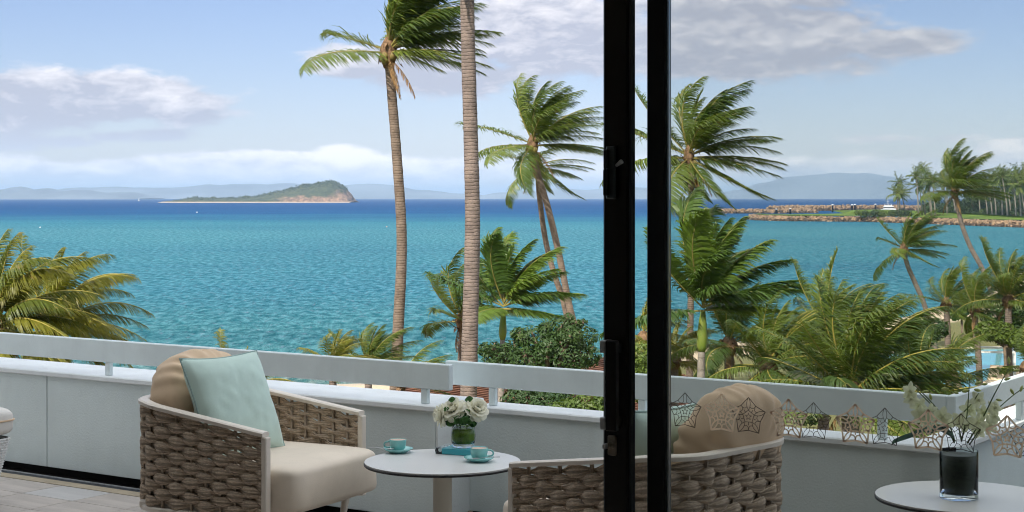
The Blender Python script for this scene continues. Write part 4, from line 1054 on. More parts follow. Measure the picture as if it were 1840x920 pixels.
m1 = MB(); m1.box(-.02, .022, 0, 6.6, .719, .849, 0, .005); m1.build('plank', mPaint, rs)
for n in (1.05, 3.4, 5.8):
    m1 = MB(); m1.box(-.016, .016, n - .02, n + .02, .621, .718, 0, .003); m1.build('post', mPaint, rs)

# ------------------------------------------------------------------ sliding glass doors
def star_mesh(name, R, mat, w):
    mb = MB()
    def strip(pts, wd=w):
        P = [Vector((p[0], p[1])) for p in pts]; v = []
        for i, p in enumerate(P):
            tt = (P[min(i + 1, len(P) - 1)] - P[max(i - 1, 0)]).normalized(); s = Vector((-tt.y, tt.x)) * wd * .5
            v += [(p.x + s.x, 0, p.y + s.y), (p.x - s.x, 0, p.y - s.y)]
        f = []
        for i in range(len(P) - 1):
            f.append((i * 2, i * 2 + 1, i * 2 + 3, i * 2 + 2))
        mb.add(v, f)
    def pol(r_, a): return (R * r_ * math.cos(a), R * r_ * math.sin(a))
    def q(a, c, b, n=8): return [tuple((1 - t) ** 2 * a[i] + 2 * t * (1 - t) * c[i] + t * t * b[i] for i in (0, 1)) for t in [k / n for k in range(n + 1)]]
    for k in range(5):
        a = math.pi / 2 + k * 2 * math.pi / 5; h = math.pi / 5
        tip, val, tip2 = pol(1, a), pol(.70, a + h), pol(1, a + 2 * h)
        strip(q(tip, pol(.76, a + h * .6), val), w * 1.3); strip(q(val, pol(.76, a + h * 1.4), tip2), w * 1.3)
        strip(q(tip, pol(.70, a + .30), pol(.34, a))); strip(q(tip, pol(.70, a - .30), pol(.34, a)))        # petal in each point
        strip(q(val, pol(.42, a + h), pol(.52, a + .22 - .05))); strip(q(val, pol(.42, a + h), pol(.52, a + 2 * h - .17)))
        strip([pol(.34, a), pol(.27, a + h), pol(.34, a + 2 * h)]); strip([pol(.27, a + h), pol(.44, a + h)])
        strip([pol(.18, a), pol(.075, a + h), pol(.18, a + 2 * h)])
    return mb.mesh(name, mat)
sg, sdk = star_mesh('star_decal', .060, mGold, .0042), star_mesh('star_decal', .058, mDecalDark, .0015)
ZT = 2.84
N1, N2 = 4.33, 4.42
d1 = frame('sliding_door', 'dark bronze sliding door panel with handle and gold star decals', 'door', -2.562, N1)
def D1(nm, x0, x1, y0, y1, z0, z1, mat, par=None, bv=.003):
    m1 = MB(); m1.box(x0, x1, y0, y1, z0, z1, 0, bv); return m1.build(nm, mat, par or d1)
D1('stile', 0, .082, -.022, .022, .03, ZT - .05, mBronze); D1('edge_seal', .083, .092, -.012, .012, .03, ZT - .05, mBronzeEdge, None, .001)
D1('edge_seal', -.004, -.001, -.018, .010, .03, ZT - .05, mBronzeEdge, None, .0005)
D1('stile', 2.45, 2.53, -.022, .022, .03, ZT - .05, mBronze); D1('rail', .083, 2.449, -.02, .02, .031, .12, mBronze); D1('rail', .083, 2.449, -.02, .02, ZT - .13, ZT - .051, mBronze)
D1('glass', .093, 2.448, -.004, .004, .121, ZT - .131, mClear, None, 0)
# pull handle, lock and upper latch on the leading stile
zc = lambda y: EYE - (y - 355) / F * 4.97
hz0, hz1 = zc(772), zc(610)
hd = D1('pull_handle', .034, .072, -.072, -.050, hz0, hz1, mBronze)
D1('bracket', .012, .033, -.070, -.0225, hz1 - .040, hz1 - .002, mSteel, hd); D1('bracket', .012, .033, -.070, -.0225, hz0 + .002, hz0 + .040, mSteel, hd)
D1('grip_edge', .0305, .0335, -.071, -.052, hz0 + .041, hz1 - .041, mSteel, hd, .0005)
D1('bracket', .040, .066, -.0495, -.0225, hz1 - .040, hz1 - .010, mBronze, hd); D1('bracket', .040, .066, -.0495, -.0225, hz0 + .010, hz0 + .040, mBronze, hd)
lk = D1('lock_plate', .016, .048, -.030, -.0225, zc(820), zc(783), mBrass, None, .004)
m1 = MB(); m1.tube([(.032, -.046, zc(801)), (.032, -.0305, zc(801))], [.011, .012], 14); m1.build('cylinder', mBrass, lk, True)
m1 = MB(); m1.box(.018, .030, -.064, -.0465, zc(806), zc(797), 0, .002); m1.build('thumb_turn', mSteel, lk)
la = D1('latch', .016, .050, -.040, -.0225, zc(358), zc(262), mBronzeEdge, None, .004)
D1('lever', .013, .030, -.052, -.0405, zc(352), zc(304), mBronze, la); D1('lever', .013, .030, -.050, -.0405, zc(303), zc(268), mBronze, la)
m1 = MB(); m1.tube([(.051, -.034, zc(298)), (.072, -.036, zc(290))], [.005, .008], 8); m1.build('pin', mSteel, la, True)
for k, px in enumerate((1297, 1417, 1537, 1668, 1810)):
    o = link('star_decal', sg, d1, (ray_u(px, N1 - .006) + 2.562, -.0065, 1.106))
d2 = frame('sliding_door', 'second dark sliding door panel behind, with tinted glass and dark star decals', 'door', -2.462, N2)
def D2(*a): return D1(a[0], *a[1:8], d2, *(a[8:] or (.003,)))
D2('stile', 0, .060, -.02, .02, .03, ZT - .05, mBronze); D2('edge_seal', .061, .069, -.012, .012, .03, ZT - .05, mBronzeEdge, .001)
D2('stile', 2.62, 2.70, -.02, .02, .03, ZT - .05, mBronze); D2('rail', .061 + .009, 2.619, -.018, .018, .031, .12, mBronze); D2('rail', .061 + .009, 2.619, -.018, .018, ZT - .13, ZT - .051, mBronze)
D2('glass', .070, 2.618, -.004, .004, .121, ZT - .131, mTint, 0)
for px in (1231, 1345, 1462, 1590, 1727, 1850):
    link('star_decal', sdk, d2, (ray_u(px, N2 - .006) + 2.462, -.0065, 1.092))
fr_ = frame('door_frame', 'dark bronze outer frame of the sliding doors', 'door frame', -3.15, 4.37)
for b_ in ((-3.848, -3.78, -.13, .125, 0, ZT), (3.78, 3.847, -.13, .125, 0, ZT), (-3.779, 3.779, -.13, .125, ZT - .045, ZT), (-3.779, 3.779, -.13, .125, .002, .026)):
    D1('jamb' if b_[5] - b_[4] > 1 else 'track', *b_, mBronze, fr_)

# ------------------------------------------------------------------ rope armchairs
def superq(a, b, c, e1, e2, nu=48, nv=24, warp=None):
    mb = MB(); sg_ = lambda w, e: math.copysign(abs(w) ** e, w)
    def fn(i, j):
        th = -math.pi + 2 * math.pi * i; ph = -math.pi / 2 + math.pi * j
        x = a * sg_(math.cos(ph), e1) * sg_(math.cos(th), e2); y = b * sg_(math.cos(ph), e1) * sg_(math.sin(th), e2); z = c * sg_(math.sin(ph), e1)
        return warp(x, y, z) if warp else (x, y, z)
    mb.sheet(fn, nu, nv, 0, True)
    return mb
HW, RC = 0.42, 0.23
def u_path(s, tot=[0]):
    """chair plan: from the near arm front round the back to the far arm front; faces +x"""
    st = 2 * HW - RC; arc = RC * math.pi / 2; bk = 2 * HW - 2 * RC
    if s < st: return Vector((HW - s, -HW)), Vector((0, -1))
    s -= st
    if s < arc:
        a = s / RC; return Vector((-HW + RC - RC * math.sin(a), -HW + RC - RC * math.cos(a))), Vector((-math.sin(a), -math.cos(a)))
    s -= arc
    if s < bk: return Vector((-HW, -HW + RC + s)), Vector((-1, 0))
    s -= bk
    if s < arc:
        a = s / RC; return Vector((-HW + RC - RC * math.cos(a), HW - RC + RC * math.sin(a))), Vector((-math.cos(a), math.sin(a)))
    s -= arc
    return Vector((-HW + RC + s, HW)), Vector((0, 1))
LU = 2 * (2 * HW - RC) + RC * math.pi + (2 * HW - 2 * RC)
def z_top(s):
    x = u_path(s)[0].x; t = (HW - x) / (2 * HW)
    return 0.655 + 0.105 * min(1, t * 1.15) ** 1.0
ZB = 0.26
def band_mesh(k, n):
    mb = MB(); ns = 250; cs = 16; npost = 27; pitch = LU / npost
    v = []; uv = []
    r = random.Random(k)
    for i in range(ns + 1):
        s = 0.012 + (LU - 0.024) * i / ns; p, nn = u_path(s)
        ph = math.pi * s / pitch + k * math.pi
        zt = z_top(s) - 0.03; z = ZB + (zt - ZB) * (k + .5) / n
        c = math.cos(ph); rowh = (zt - ZB) / n
        half = rowh * (0.26 + 0.56 * (0.5 + 0.5 * c) ** 0.8); jit = noise.noise(Vector((s / pitch * .5 + k * 7.3, k * 3.1, 0.5))); half *= 1 + .22 * jit; off = (0.0125 + .004 * jit) * c + 0.001
        off += 0.002 * math.sin(s * 31 + k * 2.1); z += 0.0016 * math.sin(s * 23 + k * 1.7)
        for q in range(cs):
            t = 2 * math.pi * q / cs
            th = (0.0060 + 0.0028 * max(0, c)) * (1 + 0.10 * math.cos(7 * t + s * 22))
            x = off + th * math.cos(t); h = half * math.sin(t)
            v.append((p.x + nn.x * x, p.y + nn.y * x, z + h)); uv.append((s, q / cs))
    f = [(i * cs + q, i * cs + (q + 1) % cs, (i + 1) * cs + (q + 1) % cs, (i + 1) * cs + q) for i in range(ns) for q in range(cs)]
    mb.add(v, f, 0, uv)
    return mb.mesh('woven_band', mRope, True)
NB = 12
band_me = [band_mesh(k, NB) for k in range(NB)]
def upright_mesh(i):
    s = LU / 27 * (i + 0.0) ; s = min(max(s, 0.008), LU - .008); p, nn = u_path(s); mb = MB()
    mb.tube([(p.x, p.y, ZB - .01), (p.x, p.y, z_top(s) - .02)], .0085, 8); return mb.mesh('upright', mRope, True)
up_me = [upright_mesh(i) for i in range(1, 27)]
def swept(ss, zf, w, h, name):
    mb = MB(); v = []
    for s in ss:
        p, nn = u_path(s); z = zf(s)
        for (a, b) in ((-w, -h), (w, -h), (w * 1.05, h * .5), (w * .7, h), (-w * .7, h), (-w * 1.05, h * .5)):
            v.append((p.x + nn.x * a, p.y + nn.y * a, z + b))
    n = len(ss); f = [(i * 6 + q, i * 6 + (q + 1) % 6, (i + 1) * 6 + (q + 1) % 6, (i + 1) * 6 + q) for i in range(n - 1) for q in range(6)] + [tuple(range(6))[::-1], tuple((n - 1) * 6 + q for q in range(6))]
    mb.add(v, f); return mb.mesh(name, mCream, False)
ss = [LU * i / 90 for i in range(91)]
top_me = swept(ss, lambda s: z_top(s) - .010, .027, .011, 'top_rim'); bot_me = swept(ss, lambda s: ZB - .022, .017, .013, 'bottom_rim')
def post_mesh(side):
    mb = MB(); mb.box(HW - .014, HW + .016, side * HW - .02, side * HW + .02, ZB - .036, z_top(0) - .022, 0, .004); return mb.mesh('arm_post', mCream)
def leg_mesh(x, y):
    mb = MB(); mb.tube([(x * .92, y * .92, 0.0), (x, y, ZB - .03)], [.014, .02], 10); return mb.mesh('leg', mCream, True)
post_me = [post_mesh(-1), post_mesh(1)]; leg_me = [leg_mesh(x, y) for x, y in ((.36, -.37), (.36, .37), (-.30, -.33), (-.30, .33))]
def seat_warp(x, y, z):
    puff = 0.012 * (1 - (x / .455) ** 2) * (1 - (y / .4) ** 2)
    w = .006 * noise.noise(Vector((x * 9, y * 9, z * 6))) + .003 * noise.noise(Vector((x * 22, y * 7, z * 4)))
    return (x + w, y + w, z + (puff if z > 0 else 0) + .003 * noise.noise(Vector((x * 6, y * 6, 2))))
seat_me = superq(.455, .385, .115, .24, .18, 72, 24, seat_warp).mesh('seat_cushion', mSeat, True)
def back_warp(x, y, z):
    # plump: rounded top, gathers radiating from the boxed edge
    ang = math.atan2(z, y); rim = math.hypot(y / .335, z / .285)
    g = 0.026 * math.sin(ang * 19 + 2.2 * math.sin(ang * 5)) * max(0, rim - .35) ** 1.4 * (.55 + .45 * math.sin(ang * 3.3 + 1))
    x2 = x * (1 + .10 * noise.noise(Vector((y * 5, z * 5, 1)))) + g + 0.10 * z * -0.9
    k = 1 + .03 * noise.noise(Vector((y * 7, z * 7, 4))) + .009 * math.sin(ang * 19 + 2.2 * math.sin(ang * 5)) * min(1, max(0, rim - .5) * 2)
    return (x2, y * k * (1 - .10 * max(0, z / .27) ** 2), z * k)
back_me = superq(.135, .335, .285, .78, .62, 160, 84, back_warp)
_b = MB(); _b.v = [(v[0], v[1], v[2]) for v in back_me.v]; back_me = back_me.mesh('back_cushion', mCushion, True)
def piping_mesh():
    mb = MB(); pts = []
    for i in range(80):
        th = 2 * math.pi * i / 80; sg_ = lambda w, e: math.copysign(abs(w) ** e, w)
        y = .325 * sg_(math.cos(th), .78); z = .277 * sg_(math.sin(th), .78); pts.append(back_warp(.045, y * .985, z * .985))
    pts.append(pts[0]); mb.tube(pts, .0045, 6, 0, False); return mb.mesh('piping', mCushion, True)
def pillow_mesh(h=.25, th=.085):
    mb = MB(); n = 30
    def fn(sgn):
        def f(i, j):
            a, b = 2 * i - 1, 2 * j - 1
            t = max(0, (1 - abs(a) ** 3.2)) ** .55 * max(0, (1 - abs(b) ** 3.2)) ** .55
            pin = 1 - .075 * ((1 - a * a) * abs(b) ** 3 + (1 - b * b) * abs(a) ** 3)
            wr = .010 * noise.noise(Vector((a * 2.6, b * 2.6, 5 * sgn))) + .006 * noise.noise(Vector((a * 7 + b * 3, b * 4 - a * 2, 3)))
            return (sgn * (th * t + wr * t), a * h * pin, b * h * pin)
        return f
    mb.sheet(fn(1), n, n); mb.sheet(fn(-1), n, n); return mb
pil_me = pillow_mesh(.262, .09).mesh('pillow', mTeal, True)
def pillow_pipe():
    pts = []; h = .262
    E = [(-1, t) for t in [-1 + .1 * k for k in range(20)]] + [(t, 1) for t in [-1 + .1 * k for k in range(20)]] + [(1, -t) for t in [-1 + .1 * k for k in range(20)]] + [(-t, -1) for t in [-1 + .1 * k for k in range(20)]]
    for a, b in E:
        pin = 1 - .075 * ((1 - a * a) * abs(b) ** 3 + (1 - b * b) * abs(a) ** 3); pts.append((0, a * h * pin, b * h * pin))
    pts.append(pts[0]); mb = MB(); mb.tube(pts, .0045, 6, 0, False); return mb.mesh('piping', mTealPipe, True)
pipe_me, ppipe_me = piping_mesh(), pillow_pipe()
def armchair(label, loc, rz):
    t = thing('armchair', label, 'armchair', loc, rz, 'rope armchairs on the balcony')
    for b in band_me: link('woven_band', b, t)
    for b in up_me: link('upright', b, t)
    tr_ = link('top_rim', top_me, t); link('bottom_rim', bot_me, t)
    for b in post_me: link('arm_post', b, tr_)
    for b in leg_me: link('leg', b, t)
    fm = MB(); fm.box(-.36, .40, -.39, .39, ZB - .03, ZB + .012, 0, .01); fm.build('seat_base', mCream, t)
    return t
def chair_soft(t, seat_lab, back_lab, loc, rz, back=(-.245, 0, .70), tilt=-14, pil=None, plab=None, bscale=1.0):
    R = Matrix.Translation(loc) @ Matrix.Rotation(rz, 4, 'Z')
    s = link('seat_cushion', seat_me); tag(s, seat_lab, 'cushion', 'chair cushions'); s.matrix_world = R @ Matrix.Translation((.112, 0, .372))
    b = link('back_cushion', back_me); tag(b, back_lab, 'cushion', 'chair cushions'); b.matrix_world = R @ Matrix.Translation(back) @ Matrix.Rotation(math.radians(tilt), 4, 'Y') @ Matrix.Diagonal((1, bscale, 1, 1))
    link('piping', pipe_me, b)
    if pil:
        p = link('pillow', pil_me); tag(p, plab, 'pillow', 'seafoam pillows'); p.matrix_world = R @ pil; link('piping', ppipe_me, p)
c1l = Vector((-1.335, 8.09, 0)); c1r = math.atan2(-.45, .894)
c1 = armchair('woven rope armchair with seafoam pillow, left of the small table', c1l, c1r)
chair_soft(c1, 'tan seat cushion of the left armchair', 'plump tan back cushion of the left armchair', c1l, c1r,
           pil=Matrix.Translation((.0, -.10, .725)) @ Matrix.Rotation(math.radians(-9), 4, 'Z') @ Matrix.Rotation(math.radians(-23), 4, 'Y'), plab='square seafoam pillow leaning in the left armchair')
c2l = Vector((0.60, 6.70, 0)); c2r = math.atan2(.69, -.72)
c2 = armchair('woven rope armchair seen from behind, partly behind the glass door', c2l, c2r)
chair_soft(c2, 'tan seat cushion of the armchair seen from behind', 'plump tan back cushion behind the glass with gathered top', c2l, c2r, back=(-.275, -.115, .715), bscale=.80,
           pil=Matrix.Translation((.0, .03, .66)) @ Matrix.Rotation(math.radians(-24), 4, 'Y'), plab='pale seafoam pillow half hidden in the armchair behind the glass')

# white woven chair cut by the left edge
ow = at(-92, 800, 9.2); ol = Vector((ow.x, ow.y, 0))
t = thing('woven_ottoman', 'white wicker seat cut off by the left edge', 'ottoman', ol, ROT)
hb = MB(); HWo = 0.255
def osq(a, hw):
    e = .28; sg_ = lambda w: math.copysign(abs(w) ** e, w); return hw * sg_(math.cos(a)), hw * sg_(math.sin(a))
rowsn = 24; segn = 120; v = []
for k in range(rowsn * 4 + 1):
    z = .02 + .355 * k / (rowsn * 4); hw = HWo * (.66 + .34 * (z / .375) ** .8)
    for i in range(segn):
        a = 2 * math.pi * i / segn; row = k // 4; ph = math.pi * i / 2 + row * math.pi
        bulge = .006 * math.sin(math.pi * (k % 4) / 4) * (1 + .8 * math.cos(ph)) * 1.0
        x, y = osq(a, hw + bulge); v.append((x, y, z))
hb.add(v, [(k * segn + i, k * segn + (i + 1) % segn, (k + 1) * segn + (i + 1) % segn, (k + 1) * segn + i) for k in range(rowsn * 4) for i in range(segn)])
stuff(hb.build('woven_body', mWicker, t, True))
oc = superq(.275, .275, .085, .45, .28, 64, 20, lambda x, y, z: (x, y, z + (.02 * (1 - (x / .28) ** 2) * (1 - (y / .28) ** 2) if z > 0 else 0))).build('cushion', mWhiteCush, None, True, ol + Vector((0, 0, .465)))
oc.rotation_euler = (0, 0, ROT); tag(oc, 'white piped cushion on the wicker seat at the left edge', 'cushion')
m1 = MB(); E = [osq(2 * math.pi * k / 80, .278) for k in range(81)]; m1.tube([(x, y, .012) for x, y in E], .005, 6, 0, False); m1.build('piping', mCushion, oc, True)

# ------------------------------------------------------------------ tables and what stands on them
def round_table(label, loc, R=.372):
    t = thing('round_table', label, 'table', loc, 0, 'round white balcony tables')
    m1 = MB(); m1.lathe([(0, .4925), (R - .004, .4925), (R - .002, .4995), (R - .004, .5), (0, .5)], 96); tt_ = m1.build('table_top', mTop, t, False)
    m1 = MB(); m1.lathe([(R - .03, .481), (R, .483), (R + .001, .491), (R - .001, .4925), (R - .02, .4924)], 96); m1.build('edge_band', mTopEdge, tt_, False)
    m1 = MB(); m1.lathe([(.045, .012), (.045, .470), (.10, .474), (.10, .4808), (0, .4809)], 40); st_ = m1.build('stem', mPost, t, True)
    m1 = MB(); m1.lathe([(.22, 0), (.22, .008), (.215, .0115), (0, .0118)], 48); m1.build('base_plate', mPost, st_, False)
    return t
TB = Vector((-.33, 7.664, 0)); round_table('small round white table with cups between the armchairs', TB)
TB2 = Vector((1.90, 6.76, 0)); round_table('round white table with orchid vase behind the glass', TB2)
def on(px, y, z=.5):
    d = F * (EYE - z) / (y - 355); return Vector(((px - 920) / F * d, d, z))
def cup_saucer(px, y, rz, which):
    p = on(px, y, .5005)
    s = thing('saucer', 'aqua saucer under the %s cup' % which, 'saucer', p, 0, 'aqua saucers')
    m1 = MB(); m1.lathe([(.0, .002), (.036, .002), (.038, .0), (.042, .0), (.044, .004), (.060, .011), (.073, .0195), (.0735, .0212), (.072, .0215), (.058, .0145), (.040, .0075), (.0, .007)], 56); m1.build('dish', mAqua, s, True)
    c = thing('coffee_cup', 'aqua coffee cup full of milky coffee, %s one on the table' % which, 'cup', p + Vector((0, 0, .0075)), rz, 'aqua coffee cups')
    m1 = MB(); m1.lathe([(.0, .003), (.021, .003), (.022, .0), (.025, .0), (.027, .004), (.036, .016), (.0405, .034), (.0415, .056), (.0408, .0572), (.0400, .056), (.039, .034), (.034, .018), (.0, .009)], 48); cb_ = m1.build('bowl', mAqua, c, True)
    m1 = MB(); m1.lathe([(.0392, .0530), (.0396, .0545), (.0, .0546)], 40); m1.build('coffee', mCoffee, c)
    m1 = MB(); m1.tube([(.0395 + .028 * math.sin(math.pi * k / 14) * (1.0), 0, .047 - .031 * k / 14 + .004 * math.sin(2 * math.pi * k / 14)) for k in range(15)], [.0042] * 15, 8); m1.build('handle', mAqua, cb_, True)
    return p
pa = cup_saucer(715, 813, math.radians(180), 'left'); pb = cup_saucer(861, 829, 0, 'right')
def spoon(p, rz, tilt, label):
    s = thing('teaspoon', label, 'spoon', p, rz, 'teaspoons'); s.rotation_euler = (0, tilt, rz)
    m1 = MB(); m1.tube([(.022, 0, .003), (.06, 0, .007), (.115, 0, .006)], [.0022, .0018, .003], 6); m1.build('handle', mSteel, s, True)
    m1 = MB(); m1.sheet(lambda i, j: (.022 * math.cos(2 * math.pi * i) * j, .013 * math.sin(2 * math.pi * i) * j, .006 * j * j - .002), 20, 5, 0, True); m1.build('bowl', mSteel, s, True)
spoon(pa + Vector((-.036, -.046, .0215)), math.radians(170), 0, 'teaspoon on the saucer of the left cup')
spoon(pb + Vector((-.014, -.054, .0195)), math.radians(14), 0, 'teaspoon on the saucer of the right cup')
# book
pk = on(828, 814, .5008)
bk = thing('book', 'small closed book with aqua patterned cover beneath the vase', 'book', pk, math.radians(-24))
m1 = MB(); m1.box(-.105, .105, -.07, .07, .0, .0025, 0, .0008); m1.build('back_cover', mCover, bk); m1 = MB(); m1.box(-.105, .105, -.07, .07, .0265, .029, 0, .0008); m1.build('front_cover', mCover, bk)
m1 = MB(); m1.box(-.1005, .1005, -.0665, .064, .0028, .0262); m1.build('pages', mPaper, bk); m1 = MB(); m1.box(-.105, .105, -.0708, -.068, .003, .0261); m1.build('spine', mCover, bk)
# vase with white roses standing on the book
mGlass = bpy.data.materials.new('vase_glass'); mGlass.use_nodes = True
pg = mGlass.node_tree.nodes['Principled BSDF']; pg.inputs['Transmission Weight'].default_value = 1.0; pg.inputs['Roughness'].default_value = 0.01; pg.inputs['IOR'].default_value = 1.15; pg.inputs['Base Color'].default_value = (.93, .98, .96, 1)
pv = Vector((pk.x + .012, pk.y + .005, .5305))
vz = thing('glass_vase', 'clear rounded glass vase of green water standing on the book', 'vase', pv)
m1 = MB(); m1.lathe([(0, 0), (.048, 0), (.053, .006), (.060, .035), (.0615, .06), (.057, .09), (.049, .112), (.0475, .1135), (.046, .112), (.054, .089), (.0585, .06), (.057, .035), (.050, .018), (0, .016)], 48); m1.build('glass', mGlass, vz, True)
mWater = M('green_vase_water', (0.15, 0.24, 0.03), 0.15, 0.5, var=0.4, vs=30, stretch=(1, 1, .4), transl=0.4)
m1 = MB(); m1.lathe([(0, .0175), (.049, .0195), (.056, .036), (.0575, .06), (.0538, .088), (0, .0885)], 40); m1.build('water', mWater, vz, True)
def petal(mb, c, ax_, out, w, h, curl, mi=0):
    side = ax_.cross(out).normalized()
    def fn(i, j):
        a = (i - .5) * 2; wj = w * math.sin(math.pi * min(1, .12 + .62 * j)) ** .7
        p = c + side * (a * wj) + ax_ * (h * j * (1 - .10 * a * a)) + out * (.35 * h * j + curl * h * j ** 3 - .35 * wj * (a * a) * (1 - .3 * j))
        return tuple(p + out * .003 * math.sin(a * 7 + j * 5))
    mb.sheet(fn, 6, 6, mi)
def rose(parent, c, axis, s, seed):
    r = random.Random(seed); axis = Vector(axis).normalized(); mb = MB()
    a0_ = axis.orthogonal().normalized(); b0 = axis.cross(a0_)
    for ring_, (n, tilt, w, h, curl) in enumerate([(3, .05, .40, .75, -.15), (4, .15, .52, .85, 0.0), (5, .38, .62, .92, .15), (6, .70, .70, .95, .35), (7, 1.05, .74, 1.0, .45), (7, 1.5, .70, .95, .25)]):
        for k in range(n):
            a = 2 * math.pi * (k + .37 * ring_) / n + r.uniform(-.15, .15)
            o = a0_ * math.cos(a) + b0 * math.sin(a); tl = tilt + r.uniform(-.1, .1)
            d = (axis * math.cos(tl) + o * math.sin(tl)).normalized(); oo = (o * math.cos(tl) - axis * math.sin(tl)).normalized()
            petal(mb, Vector(c) + o * .10 * s, d, oo * .55, w * s * .62, h * s * r.uniform(.9, 1.05), curl)
    mb.build('rose', mRose, parent, True)
bq = thing('rose_bouquet', 'bunch of three cream-white roses with dark leaves in the vase', 'flowers', pv + Vector((0, 0, .018)))
RS = [((-.125, .0, .135), (-.97, -.2, .05), .056, 1), ((-.055, -.02, .178), (-.45, -.60, .70), .058, 2), ((.072, -.02, .178), (.45, -.60, .66), .060, 3)]
for c, a, s, sd_ in RS:
    rose(bq, Vector(c) - Vector(a).normalized() * .025, a, s, sd_)
    m1 = MB(); cc = Vector(c) - Vector(a).normalized() * .02; m1.tube([(0.2 * c[0], .2 * c[1], .004), (.25 * c[0], .3 * c[1], .08), (.65 * c[0], .7 * c[1], .125), tuple(cc)], .0026, 6); m1.build('stem', mStem, bq, True)
r = random.Random(4)
for k in range(24):
    a = k * 2.4; q = Vector((math.cos(a), math.sin(a) * .8, 0)); p = q * r.uniform(.02, .045) + Vector((0, 0, r.uniform(.085, .15))); d = (q * r.uniform(.5, 1.0) + Vector((0, 0, r.uniform(-.1, .9)))).normalized(); s = r.uniform(.04, .06)
    side = d.cross(Vector((r.uniform(-.3, .3), -1, .3))).normalized(); nn = d.cross(side); m1 = MB()
    m1.sheet(lambda i, j: tuple(p + d * s * j + side * ((i - .5) * s * .95 * math.sin(math.pi * min(1, j * .93 + .05)) ** .8) + nn * (s * .25 * (j - .5) ** 2 - s * .3 * abs(i - .5))), 4, 6)
    m1.build('leaf', mRoseLeaf, bq, True)
for p, s in (((-.055, -.02, .213), .022), ((.028, -.015, .213), .026), ((-.083, -.03, .168), .02)):
    m1 = MB(); m1.sheet(lambda i, j: (p[0] + s * (j - .5) * 1.6, p[1] + s * .3 * (i - .5), p[2] + s * (i - .5) * 1.2 * math.sin(math.pi * min(1, j * .95 + .03)) + s * .3 * j), 4, 6); m1.build('leaf', mRoseLeaf, bq, True)

# orchid vase on the second table
po = on(1723, 895, .5005)
vo_ = thing('cylinder_vase', 'straight glass vase lined with a dark leaf on the right-hand table', 'vase', po)
m1 = MB(); m1.lathe([(0, 0), (.076, 0), (.0785, .003), (.0785, .198), (.0778, .2), (.0755, .2), (.0748, .198), (.0748, .022), (0, .018)], 56); m1.build('glass', mGlass, vo_, True)
m1 = MB(); m1.lathe([(0, .024), (.0725, .024), (.0735, .03), (.0735, .182), (.068, .1825), (0, .176)], 48); m1.build('leaf_lining', mWrap, vo_, True)
oq = thing('orchid_spray', 'spray of pale green-white orchids and buds in the dark vase', 'flowers', po + Vector((0, 0, .18)))
def orchid(c, face, s, seed):
    r = random.Random(seed); f = Vector(face).normalized(); a0_ = f.orthogonal().normalized(); b0 = f.cross(a0_); m1 = MB(); rot = r.uniform(0, 6)
    for k in range(5):
        a = rot + 2 * math.pi * k / 5; o = a0_ * math.cos(a) + b0 * math.sin(a); sd_ = f.cross(o)
        m1.sheet(lambda i, j: tuple(Vector(c) + o * s * j + sd_ * ((i - .5) * s * .72 * math.sin(math.pi * min(1, .1 + .85 * j))) + f * (s * .22 * j - s * .5 * j * j * .5 - s * .2 * abs(i - .5))), 4, 5)
    m1.tube([tuple(Vector(c)), tuple(Vector(c) + f * s * .38)], [s * .14, s * .20], 8)
    m1.build('blossom', mOrchid, oq, True)
def bud(c, d, s):
    d = Vector(d).normalized(); m1 = MB(); m1.tube([tuple(Vector(c) + d * s * k / 6) for k in range(7)], [s * x for x in (.06, .17, .21, .22, .19, .12, .03)], 8); m1.build('bud', mBud, oq, True)
kx = 6.62 / F
def opx(x, y, dz=0.0): return Vector(((x - 1723) * kx, dz, (865 - y) * kx - .02))
sprays = [[(1716, 832), (1700, 790), (1668, 760), (1632, 725), (1600, 702)], [(1715, 835), (1690, 780), (1650, 735), (1618, 706)], [(1728, 830), (1735, 790), (1737, 745), (1737, 715)], [(1738, 835), (1765, 790), (1785, 748), (1802, 715), (1812, 697)], [(1742, 838), (1772, 800), (1802, 772), (1838, 745), (1862, 735)], [(1728, 832), (1722, 792), (1745, 760), (1755, 742)]]
for k, sp_ in enumerate(sprays):
    m1 = MB(); m1.tube(spline([opx(x, y, .02 * math.sin(k * 2.0) * i) for i, (x, y) in enumerate(sp_)], 6), [.0034 - .0018 * i / (6 * (len(sp_) - 1)) for i in range(6 * (len(sp_) - 1) + 1)], 6); m1.build('stem', mStem, oq, True)
r = random.Random(8)
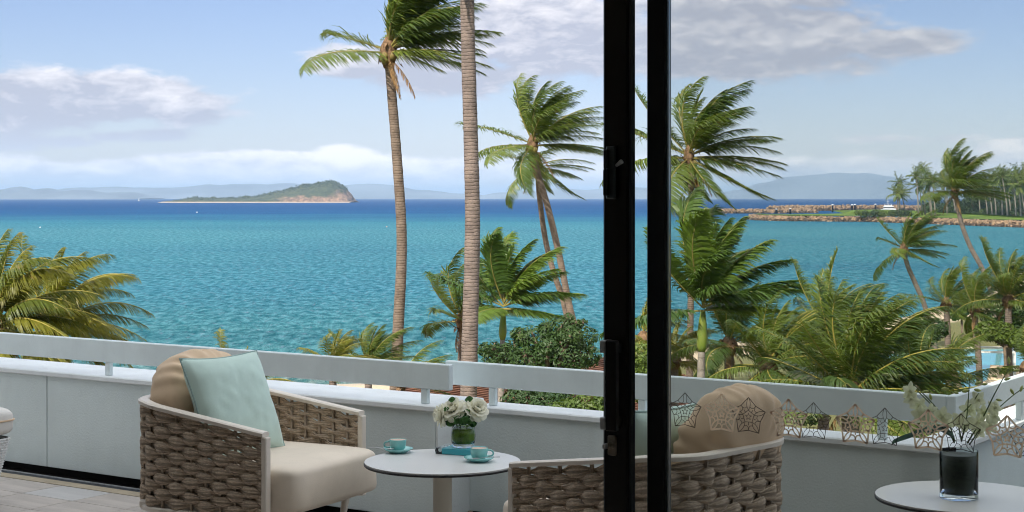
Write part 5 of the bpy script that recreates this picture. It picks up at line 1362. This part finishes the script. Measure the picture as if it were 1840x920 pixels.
for i, (x, y) in enumerate([(1630, 738), (1632, 752), (1650, 766), (1668, 775), (1648, 782), (1690, 785), (1664, 792), (1755, 755), (1770, 780), (1745, 775), (1788, 770), (1756, 795), (1775, 800), (1762, 815), (1735, 800), (1700, 800), (1718, 790), (1785, 785)]):
    orchid(opx(x, y, r.uniform(-.05, .03)), (r.uniform(-.6, .6), -1, r.uniform(-.3, .4)), r.uniform(.034, .044), i)
for (x, y, dx, dz) in [(1605, 722, -1, .3), (1598, 711, -1, 0), (1690, 736, 1, .05), (1655, 742, 1, .2), (1672, 756, -.3, 1), (1737, 715, 0, 1), (1733, 722, -.4, 1), (1741, 722, .4, 1), (1752, 728, 1, .4), (1762, 727, 1, .1), (1750, 737, 1, -.2), (1722, 744, -1, .2), (1730, 742, 1, .2), (1812, 690, 0, 1), (1803, 704, -.8, .7), (1795, 715, -1, .2), (1806, 720, 1, .3), (1815, 735, .5, -1), (1822, 703, 1, .1), (1836, 742, .4, 1), (1790, 755, 1, -.2), (1620, 712, -1, .2)]:
    bud(opx(x, y, r.uniform(-.02, .02)), (dx, r.uniform(-.3, .3), dz), r.uniform(.024, .034))
for pts_, wd in (([(1712, 822), (1672, 804), (1636, 818), (1604, 830), (1598, 838)], .014), ([(1710, 818), (1690, 806), (1668, 812), (1660, 818)], .016)):
    P = spline([opx(x, y, -.02) for x, y in pts_], 6); m1 = MB(); n = len(P) - 1
    m1.sheet(lambda i, j: tuple(P[round(i * n)] + Vector((0, .4, 1)).normalized() * ((j - .5) * wd * math.sin(math.pi * min(1, .12 + .88 * i)) ** .6 * 1.6)), n, 2); m1.build('blade_leaf', mBlade, oq, True)

# ------------------------------------------------------------------ the sea air
hz = MB(); hz.box(-44000, 44000, -4000, 44000, -14.0, 215.0)
mHaze = bpy.data.materials.new('haze_air'); mHaze.use_nodes = True
nt = mHaze.node_tree; nt.nodes.clear()
pvn = nt.nodes.new('ShaderNodeVolumePrincipled'); on_ = nt.nodes.new('ShaderNodeOutputMaterial')
pvn.inputs['Color'].default_value = (0.52, 0.73, 1.0, 1); pvn.inputs['Density'].default_value = 8.5e-5; pvn.inputs['Anisotropy'].default_value = 0.0
nt.links.new(pvn.outputs[0], on_.inputs['Volume'])
stuff(hz.build('haze', mHaze))
